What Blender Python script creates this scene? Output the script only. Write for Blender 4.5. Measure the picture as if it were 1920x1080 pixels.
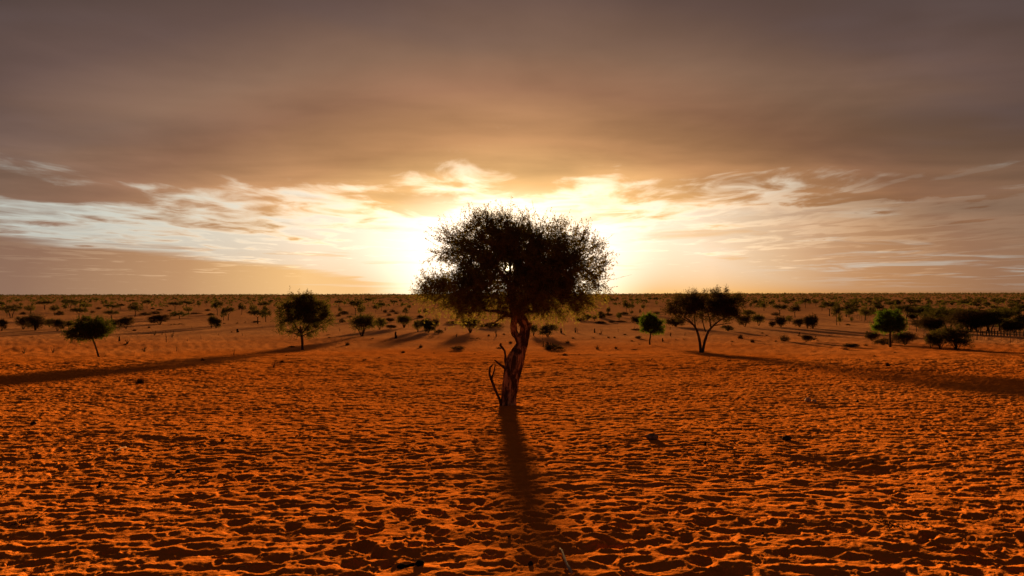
import bpy, math, random
import numpy as np
from mathutils import Vector, Euler

# ------------------------------------------------------------------ scene, camera, sky, sun, exposure
scene = bpy.context.scene
for o in list(bpy.data.objects):
    bpy.data.objects.remove(o)
COL = scene.collection
FPX = 1280.0                     # focal length in photo pixels (24 mm on a 36 mm wide frame)
EYE = 1.65                       # eye height over the dune crest
HORIZON = 549.5
PITCH = math.atan((HORIZON - 540.0) / FPX)
ROLL = math.radians(0.11)

cam_d = bpy.data.cameras.new('camera')
cam_d.lens = 24.0
cam_d.sensor_width = 36.0
cam_d.clip_start = 0.1
cam_d.clip_end = 40000.0
cam = bpy.data.objects.new('camera', cam_d)
COL.objects.link(cam)
cam.location = (0, 0, EYE)
cam.rotation_mode = 'QUATERNION'
cam.rotation_quaternion = (Euler((math.pi / 2 + PITCH, 0, 0)).to_quaternion() @ Euler((0, 0, -ROLL)).to_quaternion())
scene.camera = cam
CAM_M = cam.rotation_quaternion.to_matrix()

SUN_EL = math.radians(2.2)
SUN_AZ = math.atan(-7 / FPX)     # sun stands straight ahead, a hair left of centre
SUN = Vector((math.sin(SUN_AZ) * math.cos(SUN_EL), math.cos(SUN_AZ) * math.cos(SUN_EL), math.sin(SUN_EL)))
sl = bpy.data.lights.new('sun', 'SUN')
sl.energy = 5.0
sl.angle = math.radians(2.3)    # the low sun shines through thin cloud
sl.color = (1.0, 0.58, 0.20)
so = bpy.data.objects.new('sun', sl)
so.rotation_euler = SUN.to_track_quat('Z', 'Y').to_euler()
so.location = (0, 200, 60)
COL.objects.link(so)

vs = scene.view_settings
vs.view_transform = 'Standard'
vs.look = 'None'
vs.gamma = 1.0
vs.use_curve_mapping = False
vs.exposure = 2.1
SKY_GAIN = 0.233                 # the sky colours below are as seen; exposure +2.1 brings them there

world = bpy.data.worlds.new('World')
scene.world = world
world.use_nodes = True


class NT:
    """tiny expression helper over a node tree"""
    def __init__(self, tree):
        self.t = tree
        self.n = tree.nodes
        self.l = tree.links

    def put(self, sock, v):
        if isinstance(v, bpy.types.NodeSocket):
            self.l.new(v, sock)
        elif v is not None:
            sock.default_value = v

    def m(self, op, a, b=None, c=None, clamp=False):
        n = self.n.new('ShaderNodeMath')
        n.operation = op
        n.use_clamp = clamp
        self.put(n.inputs[0], a)
        self.put(n.inputs[1], b)
        self.put(n.inputs[2], c)
        return n.outputs[0]

    def add(self, a, b): return self.m('ADD', a, b)
    def sub(self, a, b): return self.m('SUBTRACT', a, b)
    def mul(self, a, b): return self.m('MULTIPLY', a, b)

    def smooth(self, x, lo, hi, a=0.0, b=1.0):
        n = self.n.new('ShaderNodeMapRange')
        n.interpolation_type = 'SMOOTHSTEP'
        self.put(n.inputs[0], x)
        for i, v in enumerate((lo, hi, a, b)):
            n.inputs[i + 1].default_value = v
        return n.outputs[0]

    def xyz(self, x, y, z):
        n = self.n.new('ShaderNodeCombineXYZ')
        for s, v in zip(n.inputs, (x, y, z)):
            self.put(s, v)
        return n.outputs[0]

    def noise(self, vec, scale, detail=4.0, rough=0.5, dist=0.0, out='Fac'):
        n = self.n.new('ShaderNodeTexNoise')
        self.put(n.inputs['Vector'], vec)
        n.inputs['Scale'].default_value = scale
        n.inputs['Detail'].default_value = detail
        n.inputs['Roughness'].default_value = rough
        n.inputs['Distortion'].default_value = dist
        return n.outputs[out]

    def ramp(self, fac, stops, interp='LINEAR'):
        n = self.n.new('ShaderNodeValToRGB')
        n.color_ramp.interpolation = interp
        e = n.color_ramp.elements
        e[0].position = stops[0][0]
        e[1].position = stops[-1][0]
        for p, c in stops[1:-1]:
            e.new(p)
        for el, (p, c) in zip(e, stops):
            el.position = p
            el.color = (*c, 1.0)
        self.put(n.inputs[0], fac)
        return n.outputs[0]

    def mix(self, f, a, b, mode='MIX'):
        n = self.n.new('ShaderNodeMix')
        n.data_type = 'RGBA'
        n.blend_type = mode
        self.put(n.inputs[0], f)
        self.put(n.inputs[6], (*a, 1) if isinstance(a, tuple) else a)
        self.put(n.inputs[7], (*b, 1) if isinstance(b, tuple) else b)
        return n.outputs[2]

    def scale(self, c, f):
        n = self.n.new('ShaderNodeVectorMath')
        n.operation = 'SCALE'
        self.put(n.inputs[0], c)
        self.put(n.inputs[3], f)
        return n.outputs[0]


def build_sky():
    t = NT(world.node_tree)
    t.n.clear()
    tc = t.n.new('ShaderNodeTexCoord')
    sep = t.n.new('ShaderNodeSeparateXYZ')
    t.l.new(tc.outputs['Generated'], sep.inputs[0])
    x, y, z0 = sep.outputs
    z = t.m('MAXIMUM', z0, 0.0)
    k = t.m('DIVIDE', 1.0, t.add(z, 0.02))             # a cloud layer seen from below
    X, Y = t.mul(x, k), t.mul(y, k)
    dx = t.sub(x, SUN.x)
    dz = t.sub(z, SUN.z)
    by = t.sub(1.0, y)
    sq = lambda a: t.mul(a, a)
    q = t.m('SQRT', t.add(t.add(sq(t.mul(dx, t.add(0.39, t.mul(z, 0.45)))), sq(dz)), sq(t.mul(by, 0.50))))   # distance from the sun, wide along the horizon
    q = t.m('MAXIMUM', q, t.smooth(t.m('ABSOLUTE', dx), 0.03, 0.22, 0.0, 0.118))
    qc = t.m('SQRT', t.add(t.add(sq(t.mul(dx, 0.85)), sq(t.mul(dz, 1.35))), sq(t.mul(by, 0.42))))  # tighter glow in clear sky
    # clouds
    P = t.xyz(X, Y, 0.0)
    n1 = t.noise(t.xyz(t.mul(X, 0.80), t.mul(Y, 0.62), 3.7), 1.0, 7.0, 0.52, 0.35)
    n2 = t.noise(t.xyz(t.mul(X, 0.13), t.mul(Y, 0.11), 9.1), 1.0, 6.0, 0.55, 0.4)
    n3 = t.noise(t.xyz(t.mul(X, 0.50), t.mul(Y, 0.42), 1.3), 1.0, 7.0, 0.56, 0.6)
    n4 = t.noise(t.xyz(t.mul(X, 0.30), t.mul(Y, 0.55), 5.5), 1.0, 5.0, 0.5, 0.3)
    n5 = t.noise(t.xyz(t.mul(X, 1.9), t.mul(Y, 1.1), 7.2), 1.0, 6.0, 0.56, 0.5)
    edge = t.sub(t.sub(t.sub(0.096, t.mul(sq(x), 0.035)), t.mul(t.smooth(x, 0.1, 0.5), 0.02)), t.mul(t.smooth(x, -0.12, -0.45), 0.028))
    deck = t.smooth(t.add(t.mul(t.sub(z, edge), 7.0), t.add(t.mul(t.sub(n1, 0.5), 1.5), t.mul(t.sub(n5, 0.5), 1.6))), -0.12, 0.50)
    bank = t.smooth(t.add(t.sub(t.mul(x, -0.135), z), t.mul(t.sub(n2, 0.5), 0.09)), -0.004, 0.016)
    streak = t.mul(t.mul(t.smooth(n3, 0.44, 0.70), t.smooth(z, 0.015, 0.04)), 0.75)
    haze = t.m('EXPONENT', t.mul(z, -22.0))
    veil = t.mul(t.mul(t.smooth(x, 0.12, 0.5), 0.95), t.smooth(n3, 0.30, 0.50, 0.55, 1.0))         # thin high cloud towards the right
    cov = t.m('MAXIMUM', deck, t.m('MAXIMUM', bank, t.m('MAXIMUM', streak, t.m('MAXIMUM', haze, veil))))
    cov = t.mul(cov, t.m('MAXIMUM', t.smooth(qc, 0.04, 0.20, 0.30, 1.0), t.smooth(z, 0.09, 0.15)))      # thin cloud burns out close to the sun
    cloud = t.ramp(q, [
        (0.0, (0.68, 0.60, 0.45)), (0.06, (0.52, 0.41, 0.24)), (0.12, (0.315, 0.180, 0.070)), (0.18, (0.182, 0.092, 0.040)),
        (0.25, (0.100, 0.050, 0.028)), (0.30, (0.076, 0.043, 0.0275)), (0.37, (0.043, 0.026, 0.021)),
        (0.46, (0.022, 0.0150, 0.0135)), (1.0, (0.016, 0.012, 0.012))])
    clear = t.ramp(qc, [
        (0.0, (0.80, 0.74, 0.62)), (0.06, (0.62, 0.57, 0.48)), (0.12, (0.44, 0.41, 0.36)), (0.20, (0.31, 0.285, 0.24)), (0.30, (0.23, 0.225, 0.195)),
        (0.48, (0.185, 0.20, 0.185)), (0.7, (0.15, 0.17, 0.165)), (1.0, (0.03, 0.04, 0.055))])
    cloud = t.scale(cloud, t.add(1.0, t.mul(t.smooth(z, 0.03, 0.14), t.sub(t.mul(t.smooth(n4, 0.3, 0.7, 0.74, 1.2), t.smooth(n1, 0.3, 0.7, 1.12, 0.86)), 1.0))))
    low = t.mul(t.m('EXPONENT', t.mul(z, -9.0)), t.smooth(x, -0.05, 0.4))      # dustier, yellower air to the right
    cloud = t.mix(low, cloud, t.mix(1.0, cloud, (1.08, 0.98, 0.76), 'MULTIPLY'))
    grey = t.mul(t.m('EXPONENT', t.mul(z, -7.0)), t.smooth(x, -0.15, -0.55))     # greyer bank to the left
    cloud = t.mix(grey, cloud, t.mix(1.0, cloud, (0.98, 1.10, 1.28), 'MULTIPLY'))
    sky = t.n.new('ShaderNodeTexSky')
    sky.sky_type = 'NISHITA'
    sky.sun_disc = False
    sky.sun_elevation = SUN_EL
    sky.sun_rotation = -SUN_AZ
    sky.dust_density = 3.0
    air = t.scale(sky.outputs[0], 0.018)
    clear3 = t.mix(1.0, t.scale(clear, 3.0), air, 'ADD')
    n6 = t.noise(t.xyz(t.mul(X, 0.5), t.mul(Y, 0.9), 2.2), 1.0, 3.0, 0.5, 0.2)
    cloud = t.mix(t.mul(t.smooth(n6, 0.48, 0.72), t.smooth(q, 0.22, 0.42, 0.0, 0.55)), cloud, (0.048, 0.034, 0.034))
    colr = t.mix(cov, clear3, t.scale(cloud, 3.0))
    lining = t.mul(t.mul(deck, t.sub(1.0, deck)), t.smooth(q, 0.32, 0.08, 0.0, 1.1))
    colr = t.mix(1.0, colr, t.scale(t.xyz(1.0, 0.80, 0.52), lining), 'ADD')
    # the sun itself, seen through the crown
    dot = t.n.new('ShaderNodeVectorMath')
    dot.operation = 'DOT_PRODUCT'
    t.l.new(tc.outputs['Generated'], dot.inputs[0])
    dot.inputs[1].default_value = SUN
    disc = t.smooth(dot.outputs[1], math.cos(math.radians(0.42)), math.cos(math.radians(0.2)), 0.0, 14.0)
    colr = t.mix(1.0, colr, t.scale(t.xyz(1.0, 0.8, 0.45), disc), 'ADD')
    bg = t.n.new('ShaderNodeBackground')
    t.put(bg.inputs[0], colr)
    bg.inputs[1].default_value = SKY_GAIN
    out = t.n.new('ShaderNodeOutputWorld')
    t.l.new(bg.outputs[0], out.inputs[0])


build_sky()

scene.cycles.use_denoising = True
scene.cycles.max_bounces = 6
scene.cycles.diffuse_bounces = 3
scene.cycles.transmission_bounces = 3
scene.cycles.volume_bounces = 1


# ------------------------------------------------------------------ numpy helpers
_PT = {}


def perlin(x, y, seed=0):
    if seed not in _PT:
        r = np.random.RandomState(seed)
        ang = r.rand(256) * 2 * np.pi
        _PT[seed] = (r.permutation(256).astype(np.int64), np.cos(ang), np.sin(ang))
    p, gx, gy = _PT[seed]
    x = np.asarray(x, float); y = np.asarray(y, float)
    xi = np.floor(x).astype(np.int64); yi = np.floor(y).astype(np.int64)
    xf = x - xi; yf = y - yi
    u = xf * xf * xf * (xf * (xf * 6 - 15) + 10)
    v = yf * yf * yf * (yf * (yf * 6 - 15) + 10)

    def g(ix, iy, fx, fy):
        h = p[(p[ix & 255] + iy) & 255]
        return gx[h] * fx + gy[h] * fy
    a = g(xi, yi, xf, yf); b = g(xi + 1, yi, xf - 1, yf)
    c = g(xi, yi + 1, xf, yf - 1); d = g(xi + 1, yi + 1, xf - 1, yf - 1)
    return ((a + (b - a) * u) * (1 - v) + (c + (d - c) * u) * v) * 1.5


def sstep(x, a, b):
    t = np.clip((x - a) / (b - a), 0, 1)
    return t * t * (3 - 2 * t)


# drop of the ground below the eye against distance ahead: a dune flank that flattens out into the plain
HD = np.array([-400, -80, -30, -10, 0, 10, 18.7, 30, 50, 76, 110, 220, 400, 800, 1500, 4000, 9000], float)
HH = np.array([1.2, 0.5, 0.5, 0.95, 1.65, 2.45, 3.15, 3.88, 5.02, 6.35, 7.3, 8.95, 10.2, 11.2, 11.8, 12.2, 12.4], float)
_s = np.diff(HH) / np.diff(HD)
HM = np.zeros_like(HH)
HM[0], HM[-1] = _s[0], _s[-1]
for _i in range(1, len(HH) - 1):
    a_, b_ = _s[_i - 1], _s[_i]
    HM[_i] = 0 if a_ * b_ <= 0 else 2 * a_ * b_ / (a_ + b_)


def drop(y):
    y = np.clip(np.asarray(y, float), HD[0], HD[-1])
    i = np.clip(np.searchsorted(HD, y) - 1, 0, len(HD) - 2)
    w = HD[i + 1] - HD[i]
    t = (y - HD[i]) / w
    return ((2 * t**3 - 3 * t**2 + 1) * HH[i] + (t**3 - 2 * t**2 + t) * w * HM[i]
            + (-2 * t**3 + 3 * t**2) * HH[i + 1] + (t**3 - t**2) * w * HM[i + 1])


def terrain(x, y):
    x = np.asarray(x, float); y = np.asarray(y, float)
    z = EYE - drop(y)
    z = z + 0.045 * perlin(x / 3.1, y / 3.7, 5) * sstep(y, 2, 8) * (1 - sstep(y, 60, 90))
    z = z + 0.10 * perlin(x / 11.0, y / 14.0, 6) * sstep(y, 24, 40)
    z = z + 0.35 * perlin(x / 45.0, y / 60.0, 7) * sstep(y, 60, 140)
    return z


def tz(x, y):
    return float(terrain(x, y))


def ray(px, py):
    return CAM_M @ Vector(((px - 960) / FPX, -(py - 540) / FPX, -1.0)).normalized()


def at(px, py):
    """ground point under a photo pixel"""
    d = ray(px, py)
    t = np.geomspace(3, 6000, 400)
    x = d.x * t; y = d.y * t; z = EYE + d.z * t
    below = z < terrain(x, y)
    if not below.any():
        i = len(t) - 1
    else:
        i = int(np.argmax(below))
    for _ in range(2):
        t = np.linspace(t[max(i - 1, 0)], t[i], 60)
        below = EYE + d.z * t < terrain(d.x * t, d.y * t)
        i = int(np.argmax(below)) if below.any() else len(t) - 1
    a = float(t[i])
    return Vector((d.x * a, d.y * a, tz(d.x * a, d.y * a)))


def mesh(name, V, quads=None, tris=None, smooth=False):
    V = np.asarray(V, np.float32)
    nq = 0 if quads is None else len(quads)
    nt = 0 if tris is None else len(tris)
    me = bpy.data.meshes.new(name)
    me.vertices.add(len(V))
    me.vertices.foreach_set('co', V.ravel())
    loops = []
    if nq: loops.append(np.asarray(quads, np.int32).ravel())
    if nt: loops.append(np.asarray(tris, np.int32).ravel())
    lp = np.concatenate(loops)
    me.loops.add(len(lp))
    me.loops.foreach_set('vertex_index', lp)
    me.polygons.add(nq + nt)
    st = np.concatenate([np.arange(nq) * 4, nq * 4 + np.arange(nt) * 3]).astype(np.int32)
    me.polygons.foreach_set('loop_start', st)
    me.polygons.foreach_set('loop_total', np.concatenate([np.full(nq, 4), np.full(nt, 3)]).astype(np.int32))
    me.polygons.foreach_set('use_smooth', np.full(nq + nt, smooth))
    me.update(calc_edges=True)
    me.validate()
    return me


def obj(name, me, mat, parent=None, loc=None, rz=0.0):
    o = bpy.data.objects.new(name, me)
    COL.objects.link(o)
    if me is not None and mat is not None and not me.materials:
        me.materials.append(mat)
    if parent is not None:
        o.parent = parent
    if loc is not None:
        o.location = loc
    o.rotation_euler = (0, 0, rz)
    return o


def tag(o, label, cat, group=None):
    o['label'] = label
    o['category'] = cat
    if group:
        o['group'] = group
    return o


class Geo:
    """collects tubes, lumps and leaves for one mesh"""
    def __init__(self):
        self.V, self.Q, self.T, self.n = [], [], [], 0

    def put(self, V, Q=None, T=None):
        V = np.asarray(V, float).reshape(-1, 3)
        if Q is not None and len(Q): self.Q.append(np.asarray(Q, np.int64) + self.n)
        if T is not None and len(T): self.T.append(np.asarray(T, np.int64) + self.n)
        self.V.append(V)
        self.n += len(V)

    def tube(self, pts, rad, sides=6, cap=True):
        pts = np.asarray(pts, float); rad = np.asarray(rad, float)
        n = len(pts)
        tang = np.gradient(pts, axis=0)
        tang /= np.linalg.norm(tang, axis=1)[:, None] + 1e-9
        ref = np.array([0.31, 0.95, 0.05])
        u = np.cross(tang, ref); u /= np.linalg.norm(u, axis=1)[:, None] + 1e-9
        v = np.cross(tang, u)
        a = np.arange(sides) * 2 * np.pi / sides
        R = pts[:, None] + rad[:, None, None] * (np.cos(a)[None, :, None] * u[:, None] + np.sin(a)[None, :, None] * v[:, None])
        i = np.arange(n - 1)[:, None] * sides; j = np.arange(sides)[None]
        k = (j + 1) % sides
        Q = np.stack([i + j, i + k, i + sides + k, i + sides + j], -1).reshape(-1, 4)
        T = []
        if cap:
            T = [(0, s + 1, s) for s in range(1, sides - 1)] + [((n - 1) * sides, (n - 1) * sides + s, (n - 1) * sides + s + 1) for s in range(1, sides - 1)]
        self.put(R.reshape(-1, 3), Q, T)

    def prisms(self, A, B, ra, rb):
        """many thin three-sided twigs at once"""
        A = np.asarray(A, float); B = np.asarray(B, float)
        n = len(A)
        if n == 0: return
        t = B - A; t /= np.linalg.norm(t, axis=1)[:, None] + 1e-9
        u = np.cross(t, [0.3, 0.9, 0.1]); u /= np.linalg.norm(u, axis=1)[:, None] + 1e-9
        v = np.cross(t, u)
        ang = np.arange(3) * 2 * np.pi / 3
        off = np.cos(ang)[None, :, None] * u[:, None] + np.sin(ang)[None, :, None] * v[:, None]
        ra = np.broadcast_to(ra, n)[:, None, None]; rb = np.broadcast_to(rb, n)[:, None, None]
        V = np.concatenate([A[:, None] + off * ra, B[:, None] + off * rb], 1)
        b = np.arange(n)[:, None, None] * 6
        q = np.array([[0, 1, 4, 3], [1, 2, 5, 4], [2, 0, 3, 5]])[None] + b
        self.put(V.reshape(-1, 3), q.reshape(-1, 4))

    def leaves(self, C, axis, length, width, rng):
        n = len(C)
        if n == 0: return
        axis = axis / (np.linalg.norm(axis, axis=1)[:, None] + 1e-9)
        s = np.cross(axis, rng.normal(size=(n, 3))); s /= np.linalg.norm(s, axis=1)[:, None] + 1e-9
        L = np.broadcast_to(length, n)[:, None]; W = np.broadcast_to(width, n)[:, None]
        V = np.stack([C, C + axis * L * 0.5 + s * W * 0.5, C + axis * L, C + axis * L * 0.5 - s * W * 0.5], 1)
        self.put(V.reshape(-1, 3), np.arange(n * 4).reshape(n, 4))

    def lump(self, c, r, rng, rough=0.25, seg=10, rings=6):
        th = np.linspace(0, np.pi, rings + 1)[1:-1]; ph = np.arange(seg) * 2 * np.pi / seg
        D = [(0, 0, 1)] + [(math.sin(a) * math.cos(b), math.sin(a) * math.sin(b), math.cos(a)) for a in th for b in ph] + [(0, 0, -1)]
        D = np.array(D)
        k = rng.uniform(0, 50)
        f = 1 + rough * (perlin(D[:, 0] * 1.7 + k, D[:, 1] * 1.7 + D[:, 2] * 2.1, 3) + 0.5 * perlin(D[:, 0] * 4 + k, D[:, 1] * 4 + D[:, 2] * 4.3, 4))
        V = np.array(c) + D * f[:, None] * np.array(r)
        Q = []; T = []
        m = len(D) - 1
        for s in range(seg):
            T.append((0, 1 + s, 1 + (s + 1) % seg))
            o = 1 + (len(th) - 1) * seg
            T.append((m, o + (s + 1) % seg, o + s))
            for i in range(len(th) - 1):
                a = 1 + i * seg
                Q.append((a + s, a + seg + s, a + seg + (s + 1) % seg, a + (s + 1) % seg))
        self.put(V, Q, T)

    def build(self, name, smooth=False):
        return mesh(name, np.concatenate(self.V), np.concatenate(self.Q) if self.Q else None,
                    np.concatenate(self.T) if self.T else None, smooth)


# ------------------------------------------------------------------ materials
def new_mat(name):
    m = bpy.data.materials.new(name)
    m.use_nodes = True
    t = NT(m.node_tree)
    p = t.n['Principled BSDF']
    return m, t, p


def bump(t, p, height, strength, dist):
    b = t.n.new('ShaderNodeBump')
    b.inputs['Strength'].default_value = strength
    b.inputs['Distance'].default_value = dist
    t.put(b.inputs['Height'], height)
    t.l.new(b.outputs[0], p.inputs['Normal'])


def mat_sand():
    m, t, p = new_mat('red_sand')
    g = t.n.new('ShaderNodeNewGeometry')
    pos = g.outputs['Position']
    big = t.noise(pos, 0.045, 4, 0.55)
    mid = t.noise(pos, 0.9, 5, 0.6)
    grain = t.noise(pos, 180.0, 3, 0.7)
    c = t.ramp(big, [(0.35, (0.39, 0.098, 0.013)), (0.5, (0.44, 0.119, 0.017)), (0.65, (0.48, 0.143, 0.025))])
    c = t.mix(t.mul(t.smooth(mid, 0.35, 0.7), 0.35), c, (0.36, 0.083, 0.011))
    c = t.mix(t.mul(t.smooth(grain, 0.35, 0.7), 0.30), c, (0.56, 0.180, 0.034))
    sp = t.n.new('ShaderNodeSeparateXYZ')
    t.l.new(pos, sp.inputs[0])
    plain = t.smooth(t.add(sp.outputs[1], t.mul(t.sub(big, 0.5), 60.0)), 45.0, 150.0)   # base colour turns paler and less red out towards the plain
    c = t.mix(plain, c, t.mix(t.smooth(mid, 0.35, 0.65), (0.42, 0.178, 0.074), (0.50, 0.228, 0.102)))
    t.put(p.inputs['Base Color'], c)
    p.inputs['Roughness'].default_value = 0.95
    p.inputs['Specular IOR Level'].default_value = 0.0
    far = t.noise(pos, 2.2, 7, 0.66)
    fine = t.noise(pos, 26.0, 4, 0.65)
    h = t.add(t.mul(far, 0.11), t.add(t.mul(fine, 0.010), t.mul(grain, 0.0012)))
    bump(t, p, h, 0.75, 1.0)
    return m


def mat_leaf(name, dark, light, trans=0.35, tint=(1.0, 0.85, 0.4)):
    m, t, p = new_mat(name)
    g = t.n.new('ShaderNodeNewGeometry')
    oi = t.n.new('ShaderNodeObjectInfo')
    f = t.m('FRACT', t.add(g.outputs['Random Per Island'], t.mul(oi.outputs['Random'], 0.37)))
    c = t.mix(f, dark, light)
    c = t.mix(t.mul(oi.outputs['Random'], 0.4), c, tuple(0.75 * a + 0.25 * b for a, b in zip(dark, (0.09, 0.06, 0.03))))
    t.put(p.inputs['Base Color'], c)
    p.inputs['Roughness'].default_value = 1.0
    p.inputs['Specular IOR Level'].default_value = 0.0
    tr = t.n.new('ShaderNodeBsdfTranslucent')
    t.put(tr.inputs[0], t.mix(1.0, c, tint, 'MULTIPLY'))
    mx = t.n.new('ShaderNodeMixShader')
    mx.inputs[0].default_value = trans
    t.l.new(p.outputs[0], mx.inputs[1])
    t.l.new(tr.outputs[0], mx.inputs[2])
    t.l.new(mx.outputs[0], t.n['Material Output'].inputs[0])
    return m


def mat_bark(name, dark, light, scale=6.0, lo=0.42, hi=0.6):
    m, t, p = new_mat(name)
    tc = t.n.new('ShaderNodeTexCoord')
    mp = t.n.new('ShaderNodeMapping')
    mp.inputs['Scale'].default_value = (1.0, 1.0, 0.32)
    t.l.new(tc.outputs['Object'], mp.inputs[0])
    a = t.noise(mp.outputs[0], scale, 6, 0.6, 0.6)
    b = t.noise(mp.outputs[0], scale * 6, 5, 0.65)
    f = t.smooth(t.add(a, t.mul(t.sub(b, 0.5), 0.3)), lo, hi)
    t.put(p.inputs['Base Color'], t.mix(f, dark, light))
    p.inputs['Roughness'].default_value = 0.9
    p.inputs['Specular IOR Level'].default_value = 0.0
    bump(t, p, t.add(a, t.mul(b, 0.5)), 0.8, 0.03)
    return m


def mat_plain(name, a, b, scale=20.0, rough=0.85):
    m, t, p = new_mat(name)
    tc = t.n.new('ShaderNodeTexCoord')
    n = t.noise(tc.outputs['Object'], scale, 5, 0.6)
    t.put(p.inputs['Base Color'], t.mix(t.smooth(n, 0.35, 0.65), a, b))
    p.inputs['Roughness'].default_value = rough
    p.inputs['Specular IOR Level'].default_value = 0.0
    bump(t, p, n, 0.5, 0.01)
    return m


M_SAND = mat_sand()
M_LEAF_MAIN = mat_leaf('shepherd_leaf', (0.092, 0.084, 0.028), (0.170, 0.154, 0.052), 0.5)
M_LEAF = mat_leaf('olive_leaf', (0.044, 0.044, 0.015), (0.100, 0.096, 0.034), 0.38)
M_LEAF_GREEN = mat_leaf('fresh_green_leaf', (0.040, 0.068, 0.012), (0.090, 0.130, 0.025), 0.38, (0.9, 1.0, 0.35))
M_LEAF_DARK = mat_leaf('dark_thorn_leaf', (0.026, 0.021, 0.009), (0.062, 0.048, 0.021), 0.28)
M_LEAF_FAR = mat_leaf('bushveld_leaf', (0.028, 0.029, 0.011), (0.068, 0.068, 0.026), 0.28)
M_TWIGS = mat_leaf('dry_twig', (0.040, 0.027, 0.014), (0.090, 0.062, 0.032), 0.20)
M_GRASS = mat_leaf('dry_grass', (0.070, 0.038, 0.015), (0.13, 0.074, 0.030), 0.2)
M_BARK_MAIN = mat_bark('pale_flaking_bark', (0.040, 0.025, 0.017), (0.34, 0.195, 0.120), 7.0, 0.44, 0.62)
M_BARK = mat_bark('dark_thorn_bark', (0.035, 0.024, 0.018), (0.10, 0.068, 0.045), 5.0)
M_DEAD = mat_bark('dead_wood', (0.030, 0.019, 0.013), (0.085, 0.052, 0.032), 9.0)
M_CHAR = mat_plain('charred_wood', (0.010, 0.008, 0.007), (0.028, 0.020, 0.016), 30)
M_STRAW = mat_plain('bleached_stick', (0.42, 0.30, 0.20), (0.60, 0.47, 0.34), 30)
M_GREYSTICK = mat_plain('grey_stick', (0.20, 0.165, 0.14), (0.33, 0.28, 0.24), 25)
M_ROCK = mat_plain('brown_stone', (0.10, 0.065, 0.045), (0.21, 0.14, 0.10), 14)
M_ROCK_DARK = mat_plain('dark_stone', (0.025, 0.019, 0.017), (0.06, 0.045, 0.038), 14)
M_ROCK_PALE = mat_plain('pale_stone', (0.34, 0.21, 0.13), (0.50, 0.34, 0.22), 14)
M_POST = mat_plain('fence_wood', (0.05, 0.035, 0.025), (0.12, 0.085, 0.06), 9)
M_WIRE = mat_plain('fence_wire', (0.04, 0.03, 0.022), (0.07, 0.05, 0.035), 9, 0.7)
M_WHITE = mat_plain('white_plastic', (0.72, 0.70, 0.66), (0.80, 0.78, 0.75), 9, 0.5)
M_DUNG = mat_plain('dung', (0.018, 0.012, 0.008), (0.04, 0.028, 0.018), 50)


# ------------------------------------------------------------------ ground: one sheet, trampled sand near the dune
def prints(x, y, cell, amin, amax, dmin, dmax, keep, seed, rim=0.25, soft=False):
    """bowl-shaped prints scattered over jittered cells; crossing bowls leave sharp crests"""
    r = np.random.RandomState(seed)
    N = 512
    jx, jy = r.rand(N, N), r.rand(N, N)
    aa = r.uniform(amin, amax, (N, N)); bb = aa * r.uniform(0.5, 0.85, (N, N))
    th = np.pi / 2 + r.normal(0, 0.9, (N, N))
    dd = r.uniform(dmin, dmax, (N, N)) * (r.rand(N, N) < keep)
    gx = x / cell; gy = y / cell
    ix = np.floor(gx).astype(np.int64); iy = np.floor(gy).astype(np.int64)
    low = np.zeros_like(x); rims = np.zeros_like(x)
    for ox in (-1, 0, 1):
        for oy in (-1, 0, 1):
            cx = ix + ox; cy = iy + oy
            mi, mj = cx % N, cy % N
            px = (cx + jx[mi, mj]) * cell; py = (cy + jy[mi, mj]) * cell
            c, s = np.cos(th[mi, mj]), np.sin(th[mi, mj])
            ux = (x - px) * c + (y - py) * s; uy = -(x - px) * s + (y - py) * c
            r2 = (ux / aa[mi, mj])**2 + (uy / bb[mi, mj])**2
            d = dd[mi, mj]
            low = np.minimum(low, -1.25 * d * np.clip(1 - r2, 0, 1)**1.7) if soft else np.minimum(low, d * (r2 - 1))
            rr = np.sqrt(r2)
            rims = np.maximum(rims, rim * d * np.exp(-((rr - 1.12) / 0.22)**2))
    return low + rims * (low > -1e-6)


def sand_relief(x, y):
    near = (0.77 + 0.22 * sstep(y, 12, 30) - 0.99 * sstep(y, 46, 66)) / 1.1
    x, y = x * 1.1, y * 1.1
    wx = x + 0.045 * perlin(x / 0.26, y / 0.26, 11) + 0.018 * perlin(x / 0.10, y / 0.10, 12)
    wy = y + 0.045 * perlin(x / 0.26, y / 0.26, 13) + 0.018 * perlin(x / 0.10, y / 0.10, 14)
    busy = perlin(x / 2.1, y / 2.7, 15)
    trod = np.clip(0.85 + 0.75 * busy, 0.15, 1.3)
    a = prints(wx, wy, 0.29, 0.085, 0.175, 0.016, 0.050, 0.64, 21, 0.35, True)
    b = prints(wx + 7.3, wy + 3.1, 0.21, 0.05, 0.120, 0.010, 0.040, 0.55, 23, 0.30)
    h = (np.minimum(a, b) + 0.45 * np.maximum(a, b)) * trod
    h += prints(wx + 1.7, wy + 9.4, 0.12, 0.03, 0.06, 0.005, 0.017, 0.5, 22, 0.3, True)
    h += 0.026 * perlin(x / 0.80, y / 0.46, 16) + (0.017 * perlin(wx / 0.31, wy / 0.135, 17) + 0.008 * np.abs(perlin(wx / 0.22, wy / 0.09, 24))) * np.clip(1.15 - 0.9 * busy, 0.35, 1.6)
    h += 0.006 * np.abs(perlin(x / 0.10, y / 0.07, 18)) + 0.0025 * perlin(x / 0.035, y / 0.035, 19)
    return h * near


def hummocks(x, y):
    """low wind-blown relief of the open plain"""
    k = sstep(y, 22, 48)
    return k * (0.025 * perlin(x / 2.6, y / 3.4, 41) + 0.04 * np.abs(perlin(x / 5.5, y / 9.0, 42)) + 0.045 * perlin(x / 0.9, y / 1.2, 43) * (1 - sstep(y, 90, 160)))


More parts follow.
